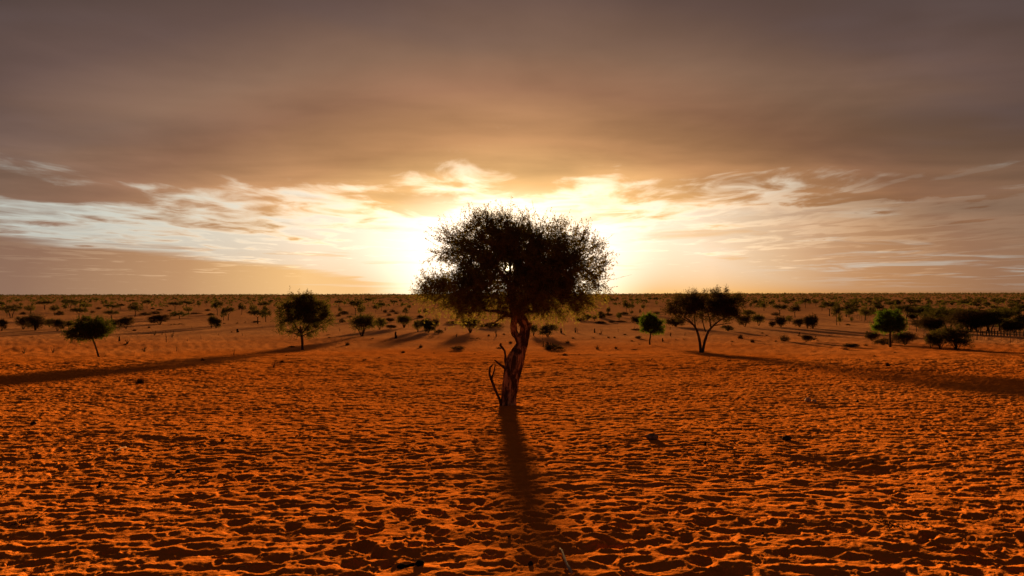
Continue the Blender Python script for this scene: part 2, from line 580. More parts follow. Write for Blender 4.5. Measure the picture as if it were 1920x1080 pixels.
HOLLOWS = [(at(1625, 876), 0.55, 0.10), (at(1560, 765), 0.7, 0.06), (at(300, 832), 0.5, 0.06)]


def build_ground():
    y1 = np.geomspace(3.4, 66, 710)
    y2 = np.geomspace(66, 420, 90)[1:]
    y3 = np.geomspace(420, 7500, 30)[1:]
    yb = np.array([-400, -150, -60, -30, -15, -8, -4, -1, 1, 2.4])
    ys = np.concatenate([yb, y1, y2, y3])
    u = np.linspace(-0.82, 0.82, 950)
    w = np.array([0.3, 1, 2.5, 5, 10, 20, 40, 90, 250, 900, 4000])
    dd = np.maximum(ys, 3.4)
    inner = u[None] * dd[:, None]
    left = -0.82 * dd[:, None] - w[::-1][None]
    right = 0.82 * dd[:, None] + w[None]
    X = np.concatenate([left, inner, right], 1)
    Yg = np.repeat(ys[:, None], X.shape[1], 1)
    Z = terrain(X, Yg)
    rel = np.zeros_like(Z)
    rows = (ys > 3.0) & (ys < 67)
    rel[rows] = sand_relief(X[rows], Yg[rows])
    for p, r, d in HOLLOWS:
        q = ((X - p.x)**2 + (Yg - p.y)**2 * 0.5) / r**2
        rel -= d * np.exp(-q)
    base = at(953, 764)
    rel += 0.07 * np.exp(-((X - base.x)**2 + (Yg - base.y)**2) / 0.55**2)      # sand heaped round the foot of the tree
    Z = Z + rel + hummocks(X, Yg)
    n, c = X.shape
    i = np.arange(n - 1)[:, None] * c; j = np.arange(c - 1)[None]
    Q = np.stack([i + j, i + j + 1, i + c + j + 1, i + c + j], -1).reshape(-1, 4)
    me = mesh('ground', np.stack([X, Yg, Z], -1).reshape(-1, 3), Q, None, True)
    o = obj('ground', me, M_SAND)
    o['kind'] = 'structure'
    return o


build_ground()


# ------------------------------------------------------------------ plants
def sample_lobes(lobes, n, rng, shell=2.3):
    """points in a union of ellipsoids (cx, cy, cz, rx, ry, rz), denser towards the skin"""
    L = np.array(lobes, float)
    vol = L[:, 3] * L[:, 4] * L[:, 5]
    k = rng.choice(len(L), n, p=vol / vol.sum())
    d = rng.normal(size=(n, 3)); d /= np.linalg.norm(d, axis=1)[:, None]
    r = rng.rand(n)**(1 / shell)
    return L[k, :3] + d * r[:, None] * L[k, 3:], k, d


def grow(trunks, lobes, rng, n_attr=200, twigs=8, leaves=10, twig_len=0.35, leaf=(0.05, 0.02), r_tip=0.006,
         up=0.35, droop=0.0, shell=2.3, gaps=(), sides=7, wander=0.10, twig_r=0.0025, branch_sides=4, leaf_spread=0.02, floor=None):
    """trunks: polylines (x,y,z,r). Returns wood and foliage Geo."""
    wood, fol = Geo(), Geo()
    pos, rad, path, par = [], [], [], []
    for tr in trunks:
        tr = np.array(tr, float)
        m = max(len(tr) * 3, 4)
        s = np.linspace(0, len(tr) - 1, m)
        f = np.stack([np.interp(s, np.arange(len(tr)), tr[:, c]) for c in range(4)], 1)
        g = f.copy()
        g[1:-1] = (f[:-2] + 2 * f[1:-1] + f[2:]) / 4
        wood.tube(g[:, :3], g[:, 3] * (1 + 0.08 * perlin(s * 1.3, s * 0 + rng.uniform(0, 9), 2)), sides)
        b = int(m * 0.6)
        for i in range(b, m):
            pos.append(g[i, :3]); rad.append(g[i, 3]); path.append((i - b) * 0.02)
            par.append(-1)
    A, lk, dirs = sample_lobes(lobes, n_attr, rng, shell)
    if floor is not None:
        keep = A[:, 2] > floor
        A, lk, dirs = A[keep], lk[keep], dirs[keep]
    top = np.array(pos[-1])
    order = np.argsort(np.linalg.norm(A - top, axis=1))
    chains = []
    P = np.zeros((len(pos) + n_attr * 8, 3)); P[:len(pos)] = pos
    PL = np.zeros(len(P)); PL[:len(pos)] = path
    PAR = np.full(len(P), -1, int)
    n = len(pos)
    n0 = n
    for a in order:
        d = np.linalg.norm(P[:n] - A[a], axis=1)
        j = int(np.argmin(d + 0.25 * PL[:n]))
        st = P[j]; D = d[j]
        k = int(np.clip(D / (0.16 * max(1.0, D)), 2, 6))
        ts = np.linspace(0, 1, k + 1)[1:]
        bend = rng.normal(size=3) * wander * D
        bend[2] += 0.10 * D
        prev = j
        ch = [j]
        for t in ts:
            q = st + (A[a] - st) * t + bend * math.sin(math.pi * t) + rng.normal(size=3) * 0.015 * D
            P[n] = q; PL[n] = PL[prev] + D / k; PAR[n] = prev
            ch.append(n); prev = n; n += 1
        chains.append((a, ch))
    acc = np.zeros(n)
    for a, ch in chains:
        acc[ch[-1]] += r_tip**2.4
    for i in range(n - 1, n0 - 1, -1):
        acc[PAR[i]] += acc[i] if PAR[i] >= 0 else 0
    R = np.maximum(acc, r_tip**2.4)**(1 / 2.4)
    R[:n0] = np.minimum(np.array(rad) * 0.7, np.maximum(R[:n0], r_tip))
    for a, ch in chains:
        rr = R[ch].copy()
        rr[0] = min(rr[0], rr[1] * 1.25)
        wood.tube(P[ch], rr, branch_sides, False)
    # twigs and leaves
    na = len(A)
    L = np.array(lobes, float)
    ends = np.repeat(np.arange(na), twigs)
    m = len(ends)
    base = A[ends] + rng.normal(size=(m, 3)) * twig_len * 0.22
    out = (A - L[lk, :3]) / L[lk, 3:]
    out = out / (np.linalg.norm(out, axis=1)[:, None] + 1e-6)
    dr = out[ends] * 0.7 + rng.normal(size=(m, 3)) * 0.62
    dr[:, 2] += up - droop * (out[ends, 2] < -0.1)
    dr /= np.linalg.norm(dr, axis=1)[:, None]
    ln = twig_len * rng.uniform(0.45, 1.25, m)
    ok = np.ones(m, bool)
    mid = base + dr * ln[:, None] * 0.5
    for gx, gy, gz, rx, ry, rz, pr in gaps:
        ins = ((mid[:, 0] - gx) / rx)**2 + ((mid[:, 1] - gy) / ry)**2 + ((mid[:, 2] - gz) / rz)**2 < 1
        ok &= ~(ins & (rng.rand(m) < pr))
    if floor is not None:
        ok &= (base[:, 2] + dr[:, 2] * ln) > floor * 0.6
    base, dr, ln = base[ok], dr[ok], ln[ok]
    m = len(base)
    fol_tw = Geo()
    wood.prisms(base, base + dr * ln[:, None], twig_r, twig_r * 0.5)
    if leaves:
        k = np.repeat(np.arange(m), leaves)
        t = rng.uniform(0.1, 1.0, len(k))
        C = base[k] + dr[k] * (ln[k] * t)[:, None] + rng.normal(size=(len(k), 3)) * leaf_spread
        ax = dr[k] * 0.6 + rng.normal(size=(len(k), 3)) * 0.8
        s = rng.uniform(0.6, 1.3, len(k))
        fol.leaves(C, ax, leaf[0] * s, leaf[1] * s, rng)
    return wood, fol


def empty(name, loc, rz=0.0):
    o = bpy.data.objects.new(name, None)
    o.empty_display_size = 0.2
    COL.objects.link(o)
    o.location = loc
    o.rotation_euler = (0, 0, rz)
    return o


def copy_thing(src, loc, rz, scl):
    r = src.copy()
    COL.objects.link(r)
    r.location = loc
    r.rotation_euler = (0, 0, rz)
    r.scale = scl
    for ch in src.children:
        c = ch.copy()
        COL.objects.link(c)
        c.parent = r
    return r


class Local:
    """photo pixels near a thing -> metres in that thing's own frame"""
    def __init__(self, bx, by, sink=0.05):
        self.o = at(bx, by)
        self.bx, self.by = bx, by
        self.s = self.o.y / FPX
        self.sink = sink
        self.loc = Vector((self.o.x, self.o.y, self.o.z - sink))

    def p(self, px, py, dy=0.0):
        return ((px - self.bx) * self.s, dy, (self.by - py) * self.s + self.sink)

    def lobe(self, px, py, rx, ry, dep=1.0, dy=0.0):
        x, _, z = self.p(px, py)
        return (x, dy * rx * self.s, z, rx * self.s, rx * self.s * dep, ry * self.s)

    def trunk(self, pts):
        return [(*self.p(q[0], q[1], (q[3] if len(q) > 3 else 0.0) * self.s), q[2] * self.s) for q in pts]


# ---- the central tree
def main_tree():
    rng = np.random.RandomState(4)
    K = 4.91
    T = lambda x, y, r, dy=0.0: (860 + x / K, 560 + y / K, r / K, dy / K)
    L = Local(953, 764, 0.10)
    root = empty('shepherd_tree', L.loc)
    tag(root, 'large round-crowned tree with twisted pale trunk standing alone in the centre', 'tree')
    main = [T(450, 1045, 118), T(452, 1010, 84), T(455, 975, 73), T(462, 900, 67), T(476, 800, 73), T(489, 700, 79), T(504, 620, 84), T(528, 550, 80),
            T(556, 480, 62), T(588, 420, 47), T(606, 340, 47, 8), T(614, 270, 44, 8), T(592, 205, 46, 4), T(545, 150, 52), T(518, 90, 48), T(500, 20, 38), T(485, -60, 26)]
    limb = [T(560, 395, 30), T(532, 350, 27, -6), T(510, 300, 29, -8), T(506, 240, 30, -8), T(520, 175, 34), T(560, 100, 30), T(620, 10, 26), T(680, -70, 20)]
    stub = [T(628, 300, 26), T(648, 260, 19), T(664, 222, 13)]
    low_l = [T(500, 160, 24), T(430, 135, 18), T(340, 112, 14), T(240, 110, 10, -30)]
    low_l2 = [T(490, 160, 14), T(420, 160, 11, -30), T(365, 195, 8, -60), T(320, 228, 4, -70)]
    low_r = [T(540, 150, 20), T(600, 118, 14, 30), T(700, 120, 11, 60), T(820, 100, 9, 80)]
    g = Geo()
    for line, sd in ((main, 22), (limb, 16), (stub, 10)):
        pts = np.array(L.trunk(line))
        s = np.linspace(0, len(pts) - 1, len(pts) * 5)
        f = np.stack([np.interp(s, np.arange(len(pts)), pts[:, c]) for c in range(4)], 1)
        for _ in range(2):
            f[1:-1] = (f[:-2] + 2 * f[1:-1] + f[2:]) / 4
        g.tube(f[:, :3], f[:, 3], sd)
    tmp = bpy.data.objects.new('tmp', g.build('tmp'))
    COL.objects.link(tmp)
    md = tmp.modifiers.new('r', 'REMESH')
    md.mode = 'VOXEL'
    md.voxel_size = 0.016
    dg = bpy.context.evaluated_depsgraph_get()
    me = bpy.data.meshes.new_from_object(tmp.evaluated_get(dg))
    bpy.data.objects.remove(tmp)
    me.name = 'trunk'
    V = np.zeros(len(me.vertices) * 3, np.float32); me.vertices.foreach_get('co', V); V = V.reshape(-1, 3)
    N = np.zeros_like(V).ravel(); me.vertices.foreach_get('normal', N); N = N.reshape(-1, 3)
    ang = np.arctan2(V[:, 1], V[:, 0] - 0.25 * V[:, 2])
    hgt = V[:, 2]
    d = 0.022 * perlin(ang * 2.2 + 0.6 * hgt, hgt * 1.1, 31) + 0.014 * perlin(ang * 5 + 0.9 * hgt, hgt * 2.6, 32) + 0.008 * perlin(V[:, 0] * 22, hgt * 9 + V[:, 1] * 22, 33)
    # a long cleft down the camera side, as in the photograph
    cx = np.interp(hgt, [0, 0.9, 1.6, 2.4], [L.p(860 + 440 / K, 0)[0], L.p(860 + 455 / K, 0)[0], L.p(860 + 475 / K, 0)[0], L.p(860 + 545 / K, 0)[0]])
    d -= 0.06 * np.exp(-((V[:, 0] - cx) / 0.045)**2) * (V[:, 1] < 0) * sstep(hgt, 0.25, 0.6) * (1 - sstep(hgt, 1.7, 2.2))
    V = V + N * d[:, None]
    me.vertices.foreach_set('co', V.astype(np.float32).ravel())
    me.polygons.foreach_set('use_smooth', np.ones(len(me.polygons), bool))
    me.update()
    obj('trunk', me, M_BARK_MAIN, root)
    # dead side stems
    dead = [[T(395, 990, 17), T(380, 930, 14), T(340, 845, 12), T(308, 760, 13), T(284, 695, 11), T(289, 632, 10), T(318, 606, 4)],
            [T(460, 640, 16), T(428, 585, 11), T(432, 530, 10), T(424, 480, 10), T(402, 448, 10), T(384, 430, 11), T(392, 412, 9)],
            [T(450, 660, 14), T(412, 628, 12), T(384, 608, 10), T(355, 585, 8), T(330, 563, 5)]]
    for i, line in enumerate(dead):
        gg = Geo()
        pts = np.array(L.trunk(line)); pts[:, 1] -= 0.02
        s = np.linspace(0, len(pts) - 1, len(pts) * 3)
        f = np.stack([np.interp(s, np.arange(len(pts)), pts[:, c]) for c in range(4)], 1)
        f[:, 3] *= 1 + 0.12 * perlin(s * 2.1, s * 0 + i, 8)
        gg.tube(f[:, :3], f[:, 3], 8)
        if i == 0:
            p2 = np.array(L.trunk([T(303, 750, 10), T(316, 700, 8), T(331, 655, 7), T(337, 602, 4)]))
            gg.tube(p2[:, :3], p2[:, 3], 7)
        obj('dead_branch', gg.build('dead_branch', True), M_DEAD, root)
    # crown: lobes from the outline (tile of 4.5 px per photo pixel)
    k = 4.5
    lb = lambda x, y, rx, ry, dep=1.0, dy=0.0: L.lobe(760 + x / k, 360 + y / k, rx / k, ry / k, dep, dy)
    lobes = [lb(840, 430, 380, 212, 1.0), lb(560, 470, 285, 245, 1.0), lb(700, 400, 280, 165, 0.9), lb(1020, 420, 260, 170, 0.9), lb(1130, 520, 330, 260, 1.0), lb(1400, 560, 270, 220, 1.1), lb(1440, 740, 280, 235, 1.0),
             lb(420, 850, 270, 135, 1.2), lb(600, 800, 330, 200, 1.0, 0.2), lb(900, 820, 420, 190, 1.0), lb(1150, 870, 380, 150, 1.1), lb(320, 890, 190, 110, 1.0), lb(270, 880, 170, 100, 0.9), lb(500, 920, 260, 90, 1.1), lb(1280, 930, 260, 80, 1.1), lb(1000, 640, 500, 240, 0.9)]
    s = L.s / k
    gp = lambda x, y, rx, ry, pr: (*[L.p(760 + x / k, 360 + y / k)[0]], 0.0, L.p(760 + x / k, 360 + y / k)[2], rx * s, 9.0, ry * s, pr)
    gaps = [gp(876, 632, 22, 22, 1.0), gp(840, 690, 120, 110, 0.62), gp(770, 790, 90, 60, 0.5), gp(560, 570, 110, 70, 0.45), gp(330, 650, 130, 70, 0.55), gp(690, 500, 60, 40, 0.4)]
    extra = [L.trunk(q) for q in (low_l, low_l2, low_r)]
    extra += [L.trunk([T(485, -60, 26), T(430, -200, 18), T(330, -300, 10)]), L.trunk([T(500, 10, 26), T(520, -180, 20, -60), T(560, -380, 10, -90)]),
              L.trunk([T(680, -70, 20), T(820, -170, 15, 40), T(960, -250, 9, 60)]), L.trunk([T(480, -40, 22), T(480, -180, 16, 120), T(470, -360, 9, 200)]),
              L.trunk([T(600, 30, 20), T(760, -20, 14, -120), T(900, -60, 8, -220)])]
    wood, fol = grow(extra, lobes, rng, n_attr=980, twigs=12, leaves=21, twig_len=0.42, leaf=(0.050, 0.020), r_tip=0.006, up=0.30, droop=0.55,
                     gaps=gaps, twig_r=0.0032, leaf_spread=0.022, shell=2.6, sides=9)
    # long thin shoots that break the outline
    A, lk, _ = sample_lobes(lobes, 520, rng, 40)
    Lb = np.array(lobes)
    o_ = (A - Lb[lk, :3]) / Lb[lk, 3:]
    cen = np.array([0.3, 0, 3.6])
    far = (A - cen) / np.array([2.8, 2.3, 1.7])
    keep = np.linalg.norm(far, axis=1) > 0.72
    A, o_ = A[keep], o_[keep]
    dr = o_ + rng.normal(size=A.shape) * 0.35; dr[:, 2] += 0.45
    dr /= np.linalg.norm(dr, axis=1)[:, None]
    ln = rng.uniform(0.25, 0.72, len(A))
    B = A + dr * ln[:, None]
    wood.prisms(A - dr * 0.2, B, 0.004, 0.002)
    kk = np.repeat(np.arange(len(A)), 9)
    t = rng.uniform(0.0, 1.0, len(kk))
    fol.leaves(A[kk] + dr[kk] * (ln[kk] * t)[:, None], dr[kk] + rng.normal(size=(len(kk), 3)) * 0.6, 0.045, 0.018, rng)
    obj('branches', wood.build('branches', True), M_BARK, root)
    obj('crown', fol.build('crown'), M_LEAF_MAIN, root)
    return root


main_tree()


def hero_tree(name, label, base, trunks, lobes, leaf_mat, seed, trunk_mat=None, **kw):
    L = Local(*base)
    rng = np.random.RandomState(seed)
    root = empty(name, L.loc)
    tag(root, label, 'tree')
    s = L.s / 0.043
    args = dict(n_attr=260, twigs=9, leaves=13, twig_len=0.40, leaf=(0.090, 0.038), r_tip=0.010, up=0.3, droop=0.2, twig_r=0.005, leaf_spread=0.04, branch_sides=4)
    args.update(kw)
    for k in ('twig_len', 'r_tip', 'twig_r', 'leaf_spread'):
        args[k] *= s
    args['leaf'] = (args['leaf'][0] * s, args['leaf'][1] * s)
    wood, fol = grow([L.trunk(t) for t in trunks], [L.lobe(*l) for l in lobes], rng, **args)
    obj('trunk', wood.build('trunk', True), trunk_mat or M_BARK, root)
    obj('crown', fol.build('crown'), leaf_mat, root)
    return root


tA = lambda x, y: (x / 4.695, 530 + y / 4.695)
hero_tree('flat_topped_tree', 'leaning flat-topped green tree on thin slanted trunk near the left edge', (185.5, 669), [
    [(185.5, 670, 1.9), (181, 655, 1.5), (177, 643, 1.4), (173, 634, 1.3), (168, 628, 1.0)], [(174, 636, 1.0), (180, 628, 0.8), (188, 622, 0.6)], [(174, 636, 0.9), (160, 630, 0.7), (148, 627, 0.5)]],
    [(150, 623, 25, 12, 0.8), (172, 612, 30, 15, 0.8), (190, 612, 22, 14, 0.8), (168, 624, 36, 9, 0.8), (140, 630, 14, 6, 0.8)], mat_leaf('flat_top_leaf', (0.026, 0.036, 0.009), (0.062, 0.080, 0.020), 0.30), 11,
    n_attr=240, twigs=10, leaves=14)
hero_tree('round_tree', 'broad dark round tree on one straight trunk, left of the central tree', (567, 656.5), [
    [(567, 658, 2.6), (567, 645, 2.3), (566, 632, 2.2), (565, 622, 2.0), (563, 612, 1.5)],
    [(566, 626, 1.5), (575, 614, 1.2), (586, 602, 0.9)], [(565.5, 626, 1.4), (556, 614, 1.1), (548, 600, 0.8)], [(566, 622, 1.2), (570, 604, 1.0, 6), (572, 588, 0.7, 8)], [(566, 632, 1.0), (552, 624, 0.8, -4), (538, 620, 0.5, -8)], [(567, 630, 1.0), (582, 622, 0.8, 5), (596, 618, 0.5, 8)]],
    [(550, 567, 18, 13), (570, 563, 17, 13), (590, 573, 18, 12), (606, 581, 16, 12), (615, 597, 14, 10), (537, 580, 17, 12), (533, 600, 14, 8), (556, 590, 22, 14), (584, 594, 24, 14),
     (603, 611, 16, 7), (536, 619, 17, 5), (556, 622, 14, 6), (580, 621, 18, 7), (570, 577, 22, 14)], M_LEAF, 12,
    n_attr=420, twigs=9, leaves=13, twig_len=0.46, shell=2.0)
hero_tree('small_green_tree', 'small bright green tree on a thin curved trunk, left of the forked tree', (1218.5, 646), [
    [(1218.5, 647, 1.7), (1218, 638, 1.4), (1220, 630, 1.3), (1219, 622, 1.1)], [(1219.5, 626, 0.9), (1226, 618, 0.7), (1234, 613, 0.5)], [(1219.5, 625, 0.9), (1212, 616, 0.7), (1208, 608, 0.5)]],
    [(1218, 604, 18, 14, 0.9), (1226, 610, 18, 12, 0.9), (1236, 616, 11, 8, 0.9), (1210, 612, 10, 11, 0.9)], M_LEAF_GREEN, 13,
    n_attr=150, twigs=10, leaves=13, twig_len=0.3)
hero_tree('forked_tree', 'wide dark thorn tree with a trunk forked low into a V', (1316, 661), [
    [(1314, 662, 3.0), (1313.5, 652, 2.5), (1312, 638, 2.4), (1308, 622, 2.1), (1303, 612, 1.9), (1294, 602, 1.4), (1282, 593, 0.9)],
    [(1317.5, 662, 3.0), (1319, 652, 2.5), (1322, 638, 2.5), (1328, 622, 2.2), (1336, 612, 1.9), (1348, 602, 1.3), (1362, 594, 0.8)],
    [(1304, 613, 1.4), (1304, 600, 1.2, 5), (1306, 586, 0.8, 8)], [(1333, 614, 1.4), (1330, 600, 1.2, -4), (1326, 586, 0.8, -8)], [(1323, 622, 1.2), (1320, 612, 1.0), (1317, 600, 0.8)],
    [(1336, 611, 1.0), (1352, 608, 0.8, -5), (1372, 605, 0.5, -9)], [(1303, 612, 1.0), (1288, 600, 0.8, 5), (1266, 590, 0.5, 9)]],
    [(1284, 572, 28, 18, 1.0), (1306, 564, 24, 17, 1.0), (1346, 562, 22, 17, 1.0), (1366, 572, 27, 20, 1.0), (1340, 582, 32, 20, 1.0), (1290, 588, 26, 12, 1.0), (1376, 590, 20, 13, 1.0), (1352, 550, 14, 8, 1.0), (1262, 578, 16, 8, 1.0)], M_LEAF_DARK, 14,
    n_attr=430, twigs=10, leaves=15, twig_len=0.46, leaf=(0.08, 0.034))
hero_tree('green_crowned_tree', 'bright green dome-crowned tree on a short dark trunk, near the fence', (1669.5, 651), [
    [(1669.5, 652, 2.3), (1669, 640, 1.9), (1668.5, 630, 1.8), (1670, 621, 1.6), (1668, 612, 1.1)], [(1669.5, 624, 1.1), (1680, 614, 0.9), (1688, 610, 0.6)], [(1669.5, 624, 1.1), (1659, 615, 0.9), (1648, 612, 0.6)]],
    [(1667, 599, 20, 15, 0.95), (1655, 610, 15, 9, 0.95), (1682, 608, 14, 11, 0.95), (1668, 612, 26, 8, 0.95)], M_LEAF_GREEN, 15,
    n_attr=220, twigs=10, leaves=14, twig_len=0.32)


# ------------------------------------------------------------------ prototypes for the plain (unit height, unit width), copied below
def proto(name, trunks, lobes, leaf_mat, seed, wood_mat=None, **kw):
    rng = np.random.RandomState(seed)
    args = dict(n_attr=70, twigs=8, leaves=9, twig_len=0.13, leaf=(0.035, 0.017), r_tip=0.004, up=0.25, droop=0.1, twig_r=0.002, leaf_spread=0.014, branch_sides=3, sides=5)
    args.update(kw)
    wood, fol = grow(trunks, lobes, rng, **args)
    parts = [('trunk' if kw.get('leaves', 9) else 'stems', wood.build(name + '_wood', True), wood_mat or M_BARK)]
    if fol.n:
        parts.append(('crown', fol.build(name + '_crown'), leaf_mat))
    return parts


def stems(n, h, spread, r, rng):
    out = []
    for i in range(n):
        a = rng.uniform(0, 2 * math.pi)
        e = spread * rng.uniform(0.4, 1.0)
        out.append([(0.02 * math.cos(a), 0.02 * math.sin(a), -0.03, r), (0.4 * e * math.cos(a), 0.4 * e * math.sin(a), h * 0.45, r * 0.7),
                    (e * math.cos(a), e * math.sin(a), h, r * 0.35)])
    return out


PR = {}
_r = np.random.RandomState(77)
PR['umbrella'] = [
    proto('umbrella', [[(0, 0, -.03, .032), (.01, 0, .3, .026), (0, 0, .52, .02)], [(0, 0, .45, .016), (.18, .02, .66, .01)], [(0, 0, .45, .016), (-.18, -.03, .66, .01)]],
          [(0, 0, .80, .46, .46, .15), (.2, .05, .74, .28, .3, .12), (-.22, 0, .74, .26, .3, .12)], M_LEAF_FAR, 101),
    proto('umbrella', [[(-.05, 0, -.03, .026), (-.10, 0, .3, .02), (-.2, .03, .6, .014)], [(.03, 0, -.03, .026), (.07, 0, .3, .02), (.2, 0, .6, .014)]],
          [(-.22, 0, .76, .27, .3, .17), (.2, 0, .78, .3, .32, .18)], M_LEAF_FAR, 102),
    proto('umbrella', [[(.02, 0, -.03, .03), (-.01, 0, .3, .024), (.04, 0, .6, .018)], [(0, 0, .4, .014), (.2, .06, .6, .009)]],
          [(-.1, 0, .82, .34, .36, .14), (.24, .05, .70, .25, .28, .12), (-.3, -.05, .68, .18, .2, .09)], M_LEAF_FAR, 103)]
PR['tree'] = [
    proto('tree', [[(0, 0, -.03, .034), (.01, 0, .25, .028), (0, 0, .5, .02)], [(0, 0, .3, .015), (.15, .02, .55, .01)], [(0, 0, .34, .015), (-.15, -.03, .58, .01)]],
          [(0, 0, .68, .38, .4, .28), (.22, 0, .58, .25, .28, .2), (-.2, 0, .55, .25, .28, .18)], M_LEAF, 104),
    proto('tree', [[(.02, 0, -.03, .03), (-.02, 0, .3, .024), (.03, 0, .6, .018)], [(0, 0, .35, .014), (-.2, .03, .6, .009)]],
          [(.08, 0, .76, .3, .32, .22), (-.22, 0, .62, .25, .28, .17), (.28, .05, .55, .19, .22, .12)], M_LEAF_FAR, 105),
    proto('tree', [[(0, 0, -.03, .03), (.02, 0, .35, .024), (-.01, 0, .7, .015)], [(0, 0, .4, .014), (.16, .03, .55, .009)], [(0, 0, .3, .012), (-.18, .03, .45, .008)]],
          [(0, 0, .75, .28, .3, .24), (.2, 0, .5, .26, .28, .14), (-.22, .04, .48, .24, .28, .13)], M_LEAF_FAR, 106, twigs=7)]
PR['green'] = [
    proto('green', [[(0, 0, -.03, .03), (-.01, 0, .2, .024), (.02, 0, .42, .018)], [(0, 0, .3, .014), (.22, 0, .5, .009)]],
          [(-.1, 0, .70, .35, .36, .27), (.2, 0, .58, .3, .33, .2), (-.3, 0, .5, .2, .25, .13)], mat_leaf('sage_green_leaf', (0.024, 0.038, 0.009), (0.055, 0.078, 0.020), 0.28), 107)]
PR['bush'] = [
    proto('bush', stems(9, .5, .28, .016, _r), [(0, 0, .62, .42, .42, .33), (.2, 0, .45, .3, .32, .28), (-.22, 0, .45, .28, .32, .28)], M_TWIGS, 108, n_attr=110, twigs=11, leaves=9, twig_len=0.2, leaf=(0.045, 0.012), twig_r=0.0045, up=0.5, shell=2.2, floor=.06),
    proto('bush', stems(11, .55, .36, .014, _r), [(-.15, 0, .66, .33, .36, .30), (.2, 0, .55, .32, .34, .3)], M_TWIGS, 109, n_attr=110, twigs=11, leaves=9, twig_len=0.22, leaf=(0.045, 0.012), twig_r=0.0045, up=0.6, floor=.06)]
PR['greenbush'] = [
    proto('greenbush', stems(8, .5, .28, .018, _r), [(0, 0, .66, .4, .42, .30), (.24, 0, .5, .26, .3, .26), (-.25, 0, .5, .25, .3, .26)], M_LEAF, 110, n_attr=110, twigs=10, leaves=11, twig_len=0.18, up=0.45, floor=.06),
    proto('greenbush', stems(8, .5, .34, .018, _r), [(.08, 0, .62, .4, .42, .33), (-.25, 0, .45, .25, .3, .25)], mat_leaf('grey_green_leaf', (0.032, 0.032, 0.014), (0.072, 0.068, 0.030), 0.25), 111, n_attr=120, twigs=10, leaves=10, twig_len=0.2, up=0.5, floor=.04)]
PR['spread'] = [
    proto('spread', stems(13, .7, .42, .014, _r), [(0, 0, .7, .48, .48, .3)], M_LEAF, 112, n_attr=100, twigs=9, leaves=9, twig_len=0.26, leaf=(0.05, 0.016), twig_r=0.004, up=0.8, floor=.1)]
PR['low'] = [
    proto('low', stems(9, .4, .4, .02, _r), [(0, 0, .42, .5, .5, .5), (.25, 0, .3, .3, .3, .3)], M_TWIGS, 113, n_attr=70, twigs=9, leaves=6, twig_len=0.3, leaf=(0.07, 0.02), twig_r=0.006, up=0.5, floor=.03),
    proto('low', stems(9, .4, .4, .02, _r), [(-.15, 0, .45, .4, .45, .5), (.2, 0, .32, .32, .4, .34)], M_LEAF_DARK, 114, n_attr=70, twigs=9, leaves=6, twig_len=0.3, leaf=(0.07, 0.024), twig_r=0.006, up=0.5, floor=.03)]


def tuft(seed, n=60, mat=None):
    rng = np.random.RandomState(seed)
    g = Geo()
    a = rng.uniform(0, 2 * np.pi, n); e = rng.uniform(0.05, 0.5, n)
    A = np.stack([0.25 * np.cos(a) * rng.rand(n), 0.25 * np.sin(a) * rng.rand(n), np.full(n, -.06)], 1)
    h = rng.uniform(0.35, 1.0, n) * (1.1 - e)
    M = np.stack([e * 0.6 * np.cos(a), e * 0.6 * np.sin(a), h * 0.75], 1)
    B = np.stack([e * np.cos(a), e * np.sin(a), h], 1) + rng.normal(size=(n, 3)) * 0.05
    B[:, 2] = np.maximum(B[:, 2], 0.02)
    g.prisms(A, M, 0.014, 0.011); g.prisms(M, B, 0.011, 0.004)
    # litter and caught sand round the foot
    k = 40
    c = rng.normal(size=(k, 3)) * np.array([.12, .10, 0]) + np.array([0, 0, .03])
    d = rng.normal(size=(k, 3)); d[:, 2] *= 0.3
    g.prisms(c, c + d * 0.14, 0.012, 0.006)
    return [('blades', g.build('tuft', False), mat or M_GRASS)]


def twiggy(seed, n=9, lean=0.25, h=1.0):
    rng = np.random.RandomState(seed)
    g = Geo()
    for i in range(n):
        a = rng.uniform(0, 2 * math.pi); e = lean * rng.uniform(0.3, 1.2); hh = h * rng.uniform(0.35, 1.0)
        p = np.array([[0.03 * math.cos(a), 0.03 * math.sin(a), -.08], [.5 * e * math.cos(a) + rng.normal() * .03, .5 * e * math.sin(a), hh * .45],
                      [e * math.cos(a), e * math.sin(a) + rng.normal() * .03, hh * .8], [e * 1.3 * math.cos(a) + rng.normal() * .04, e * 1.2 * math.sin(a), hh]])
        g.tube(p, [.032, .026, .018, .008], 4, False)
        for s in range(3):
            t = rng.uniform(.3, .9); q = p[1] * (1 - t) + p[2] * t
            d = rng.normal(size=3) * .5; d[2] = abs(d[2]) + .2
            g.prisms([q], [q + d * .22], .012, .004)
    return [('stems', g.build('twigs', True), M_DEAD)]


def stump(seed):
    rng = np.random.RandomState(seed)
    g = Geo()
    g.tube([(0, 0, -.1), (.02, 0, .3), (-.03, 0, .7), (.02, .01, .92), (.05, 0, 1.0)], [.19, .16, .14, .12, .05], 7)
    g.tube([(.05, 0, -.1), (.16, .02, .2), (.24, .02, .45)], [.10, .08, .04], 6)
    return [('stem', g.build('stump', True), M_CHAR)]


